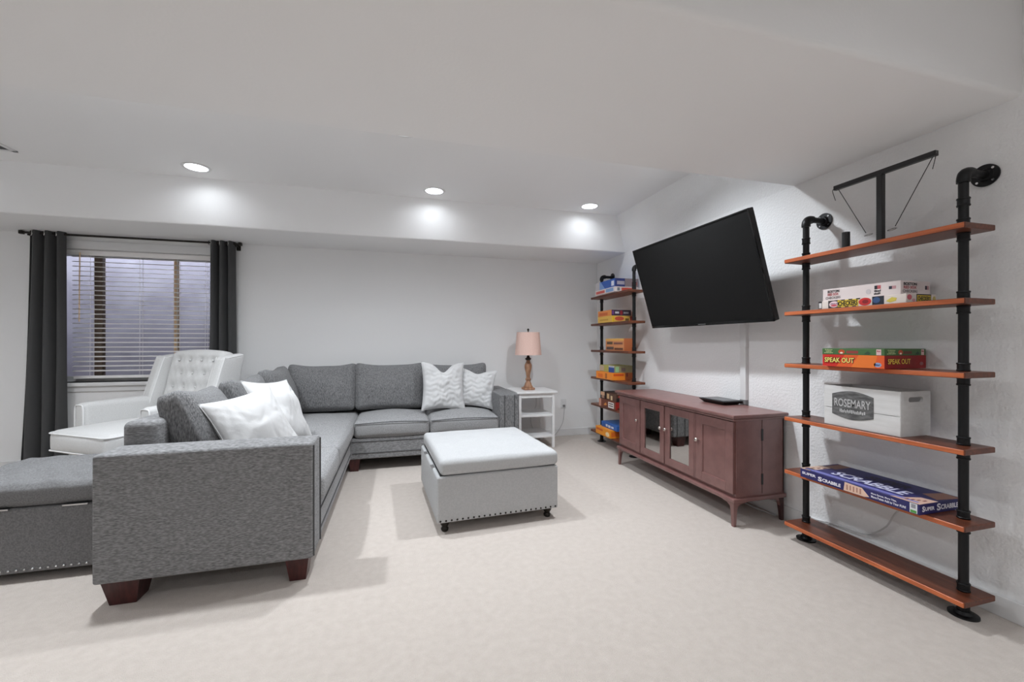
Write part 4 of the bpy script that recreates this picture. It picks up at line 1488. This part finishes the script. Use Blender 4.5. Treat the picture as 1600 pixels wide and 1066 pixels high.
g.patch('E', 0, 0, 1, 1, (140, 132, 96))
g.patch('E', .04, .1, .22, .9, (150, 190, 140), .001)
g.patch('E', .34, .2, .56, .7, (120, 100, 96), .001)
g = GameBox('game_box_red_brown', 'dark red and brown game box on the fifth corner board, lower one', 'game box', 2.195, 2.43, 3.90, 4.27, LZ[4], LZ[4] + .082, (116, 60, 42))
g.patch('F', 0, 0, .14, 1, (206, 150, 128))
g.shape('F', [(.3, .3), (.42, .65), (.5, .4), (.4, .25)], (214, 140, 66))
g.patch('F', .58, .1, .90, .85, (226, 220, 216))
g.patch('F', .62, .3, .86, .42, (60, 34, 34), .001)
g.patch('F', .62, .58, .86, .70, (60, 34, 34), .001)
g.patch('E', 0, 0, 1, 1, (162, 44, 38))
g.patch('E', .1, 0, .9, .25, (90, 60, 46), .001)
g = GameBox('game_box_small', 'small tan and black game box on the fifth corner board, window side', 'game box', 2.215, 2.40, 4.165, 4.275, LZ[4] + .0825, LZ[4] + .158, (58, 46, 42))
g.patch('F', .1, .5, .9, 1, (216, 172, 138))
g.patch('F', .3, .1, .8, .5, (180, 140, 120), .001)
g = GameBox('game_box_brown', 'brown patterned game box on the fifth corner board beside the small tan one', 'game box', 2.205, 2.42, 3.90, 4.12, LZ[4] + .0825, LZ[4] + .160, (88, 58, 44))
g.patch('F', .08, .2, .3, .9, (208, 172, 126))
g.patch('F', .45, .1, .62, .7, (216, 190, 150))
g.patch('E', .0, .0, 1, .5, (30, 28, 30))
g.oval('E', .4, .72, .3, .2, (206, 60, 60))
g = GameBox('game_box_amber', 'amber yellow game box on the lowest corner board under a blue one', 'game box', 2.165, 2.43, 3.96, 4.29, LZ[5], LZ[5] + .082, (236, 150, 40))
g.patch('F', .06, .55, .5, .8, (206, 96, 34))
g.oval('F', .82, .4, .12, .3, (240, 214, 170))
g.patch('E', .05, .2, .6, .8, (222, 110, 40))
g = GameBox('game_box_sky_blue', 'blue game box with white lettering on the lowest corner board', 'game box', 2.21, 2.42, 3.90, 4.24, LZ[5] + .0825, LZ[5] + .140, (44, 98, 176))
g.patch('F', .3, .25, .42, .7, (210, 220, 236))
g.patch('F', .46, .2, .60, .65, (210, 220, 236))
g.patch('F', .64, .25, .8, .6, (210, 220, 236))
g.patch('T', .1, .2, .9, .9, (70, 120, 190))

# ------------------------------------------------------------------ wall outlet and cord behind the near shelf
wo = thing('wall_outlet', 'white wall outlet with adapter behind the near pipe shelf', 'outlet', (XR, 1.46, .34))
obj('cover_plate', box(XR - .007, XR, 1.42, 1.50, .30, .415, .003), TRIM, wo)
obj('adapter', box(XR - .045, XR - .007, 1.435, 1.485, .335, .385, .004), TRIM, wo)
pc = obj('power_cord', tube(spline([(XR - .04, 1.46, .345), (XR - .05, 1.50, .30), (XR - .03, 1.56, .20), (XR - .022, 1.66, .12), (XR - .022, 1.80, .105), (XR - .022, 1.95, .08), (XR - .025, 2.12, .012)], 8), .004, 6), CORD, None, True)
put(pc, 'pale grey power cord hanging on the wall behind the lowest near board', 'cord')
pc2 = obj('power_cord', tube(spline([(XR - .03, 2.20, .006), (XR - .06, 2.35, .006), (XR - .05, 2.5, .006), (XR - .07, 2.75, .006), (XR - .05, 3.0, .006)], 8), .0045, 6), CORD, None, True)
put(pc2, 'grey cable lying on the carpet under the media console', 'cord')
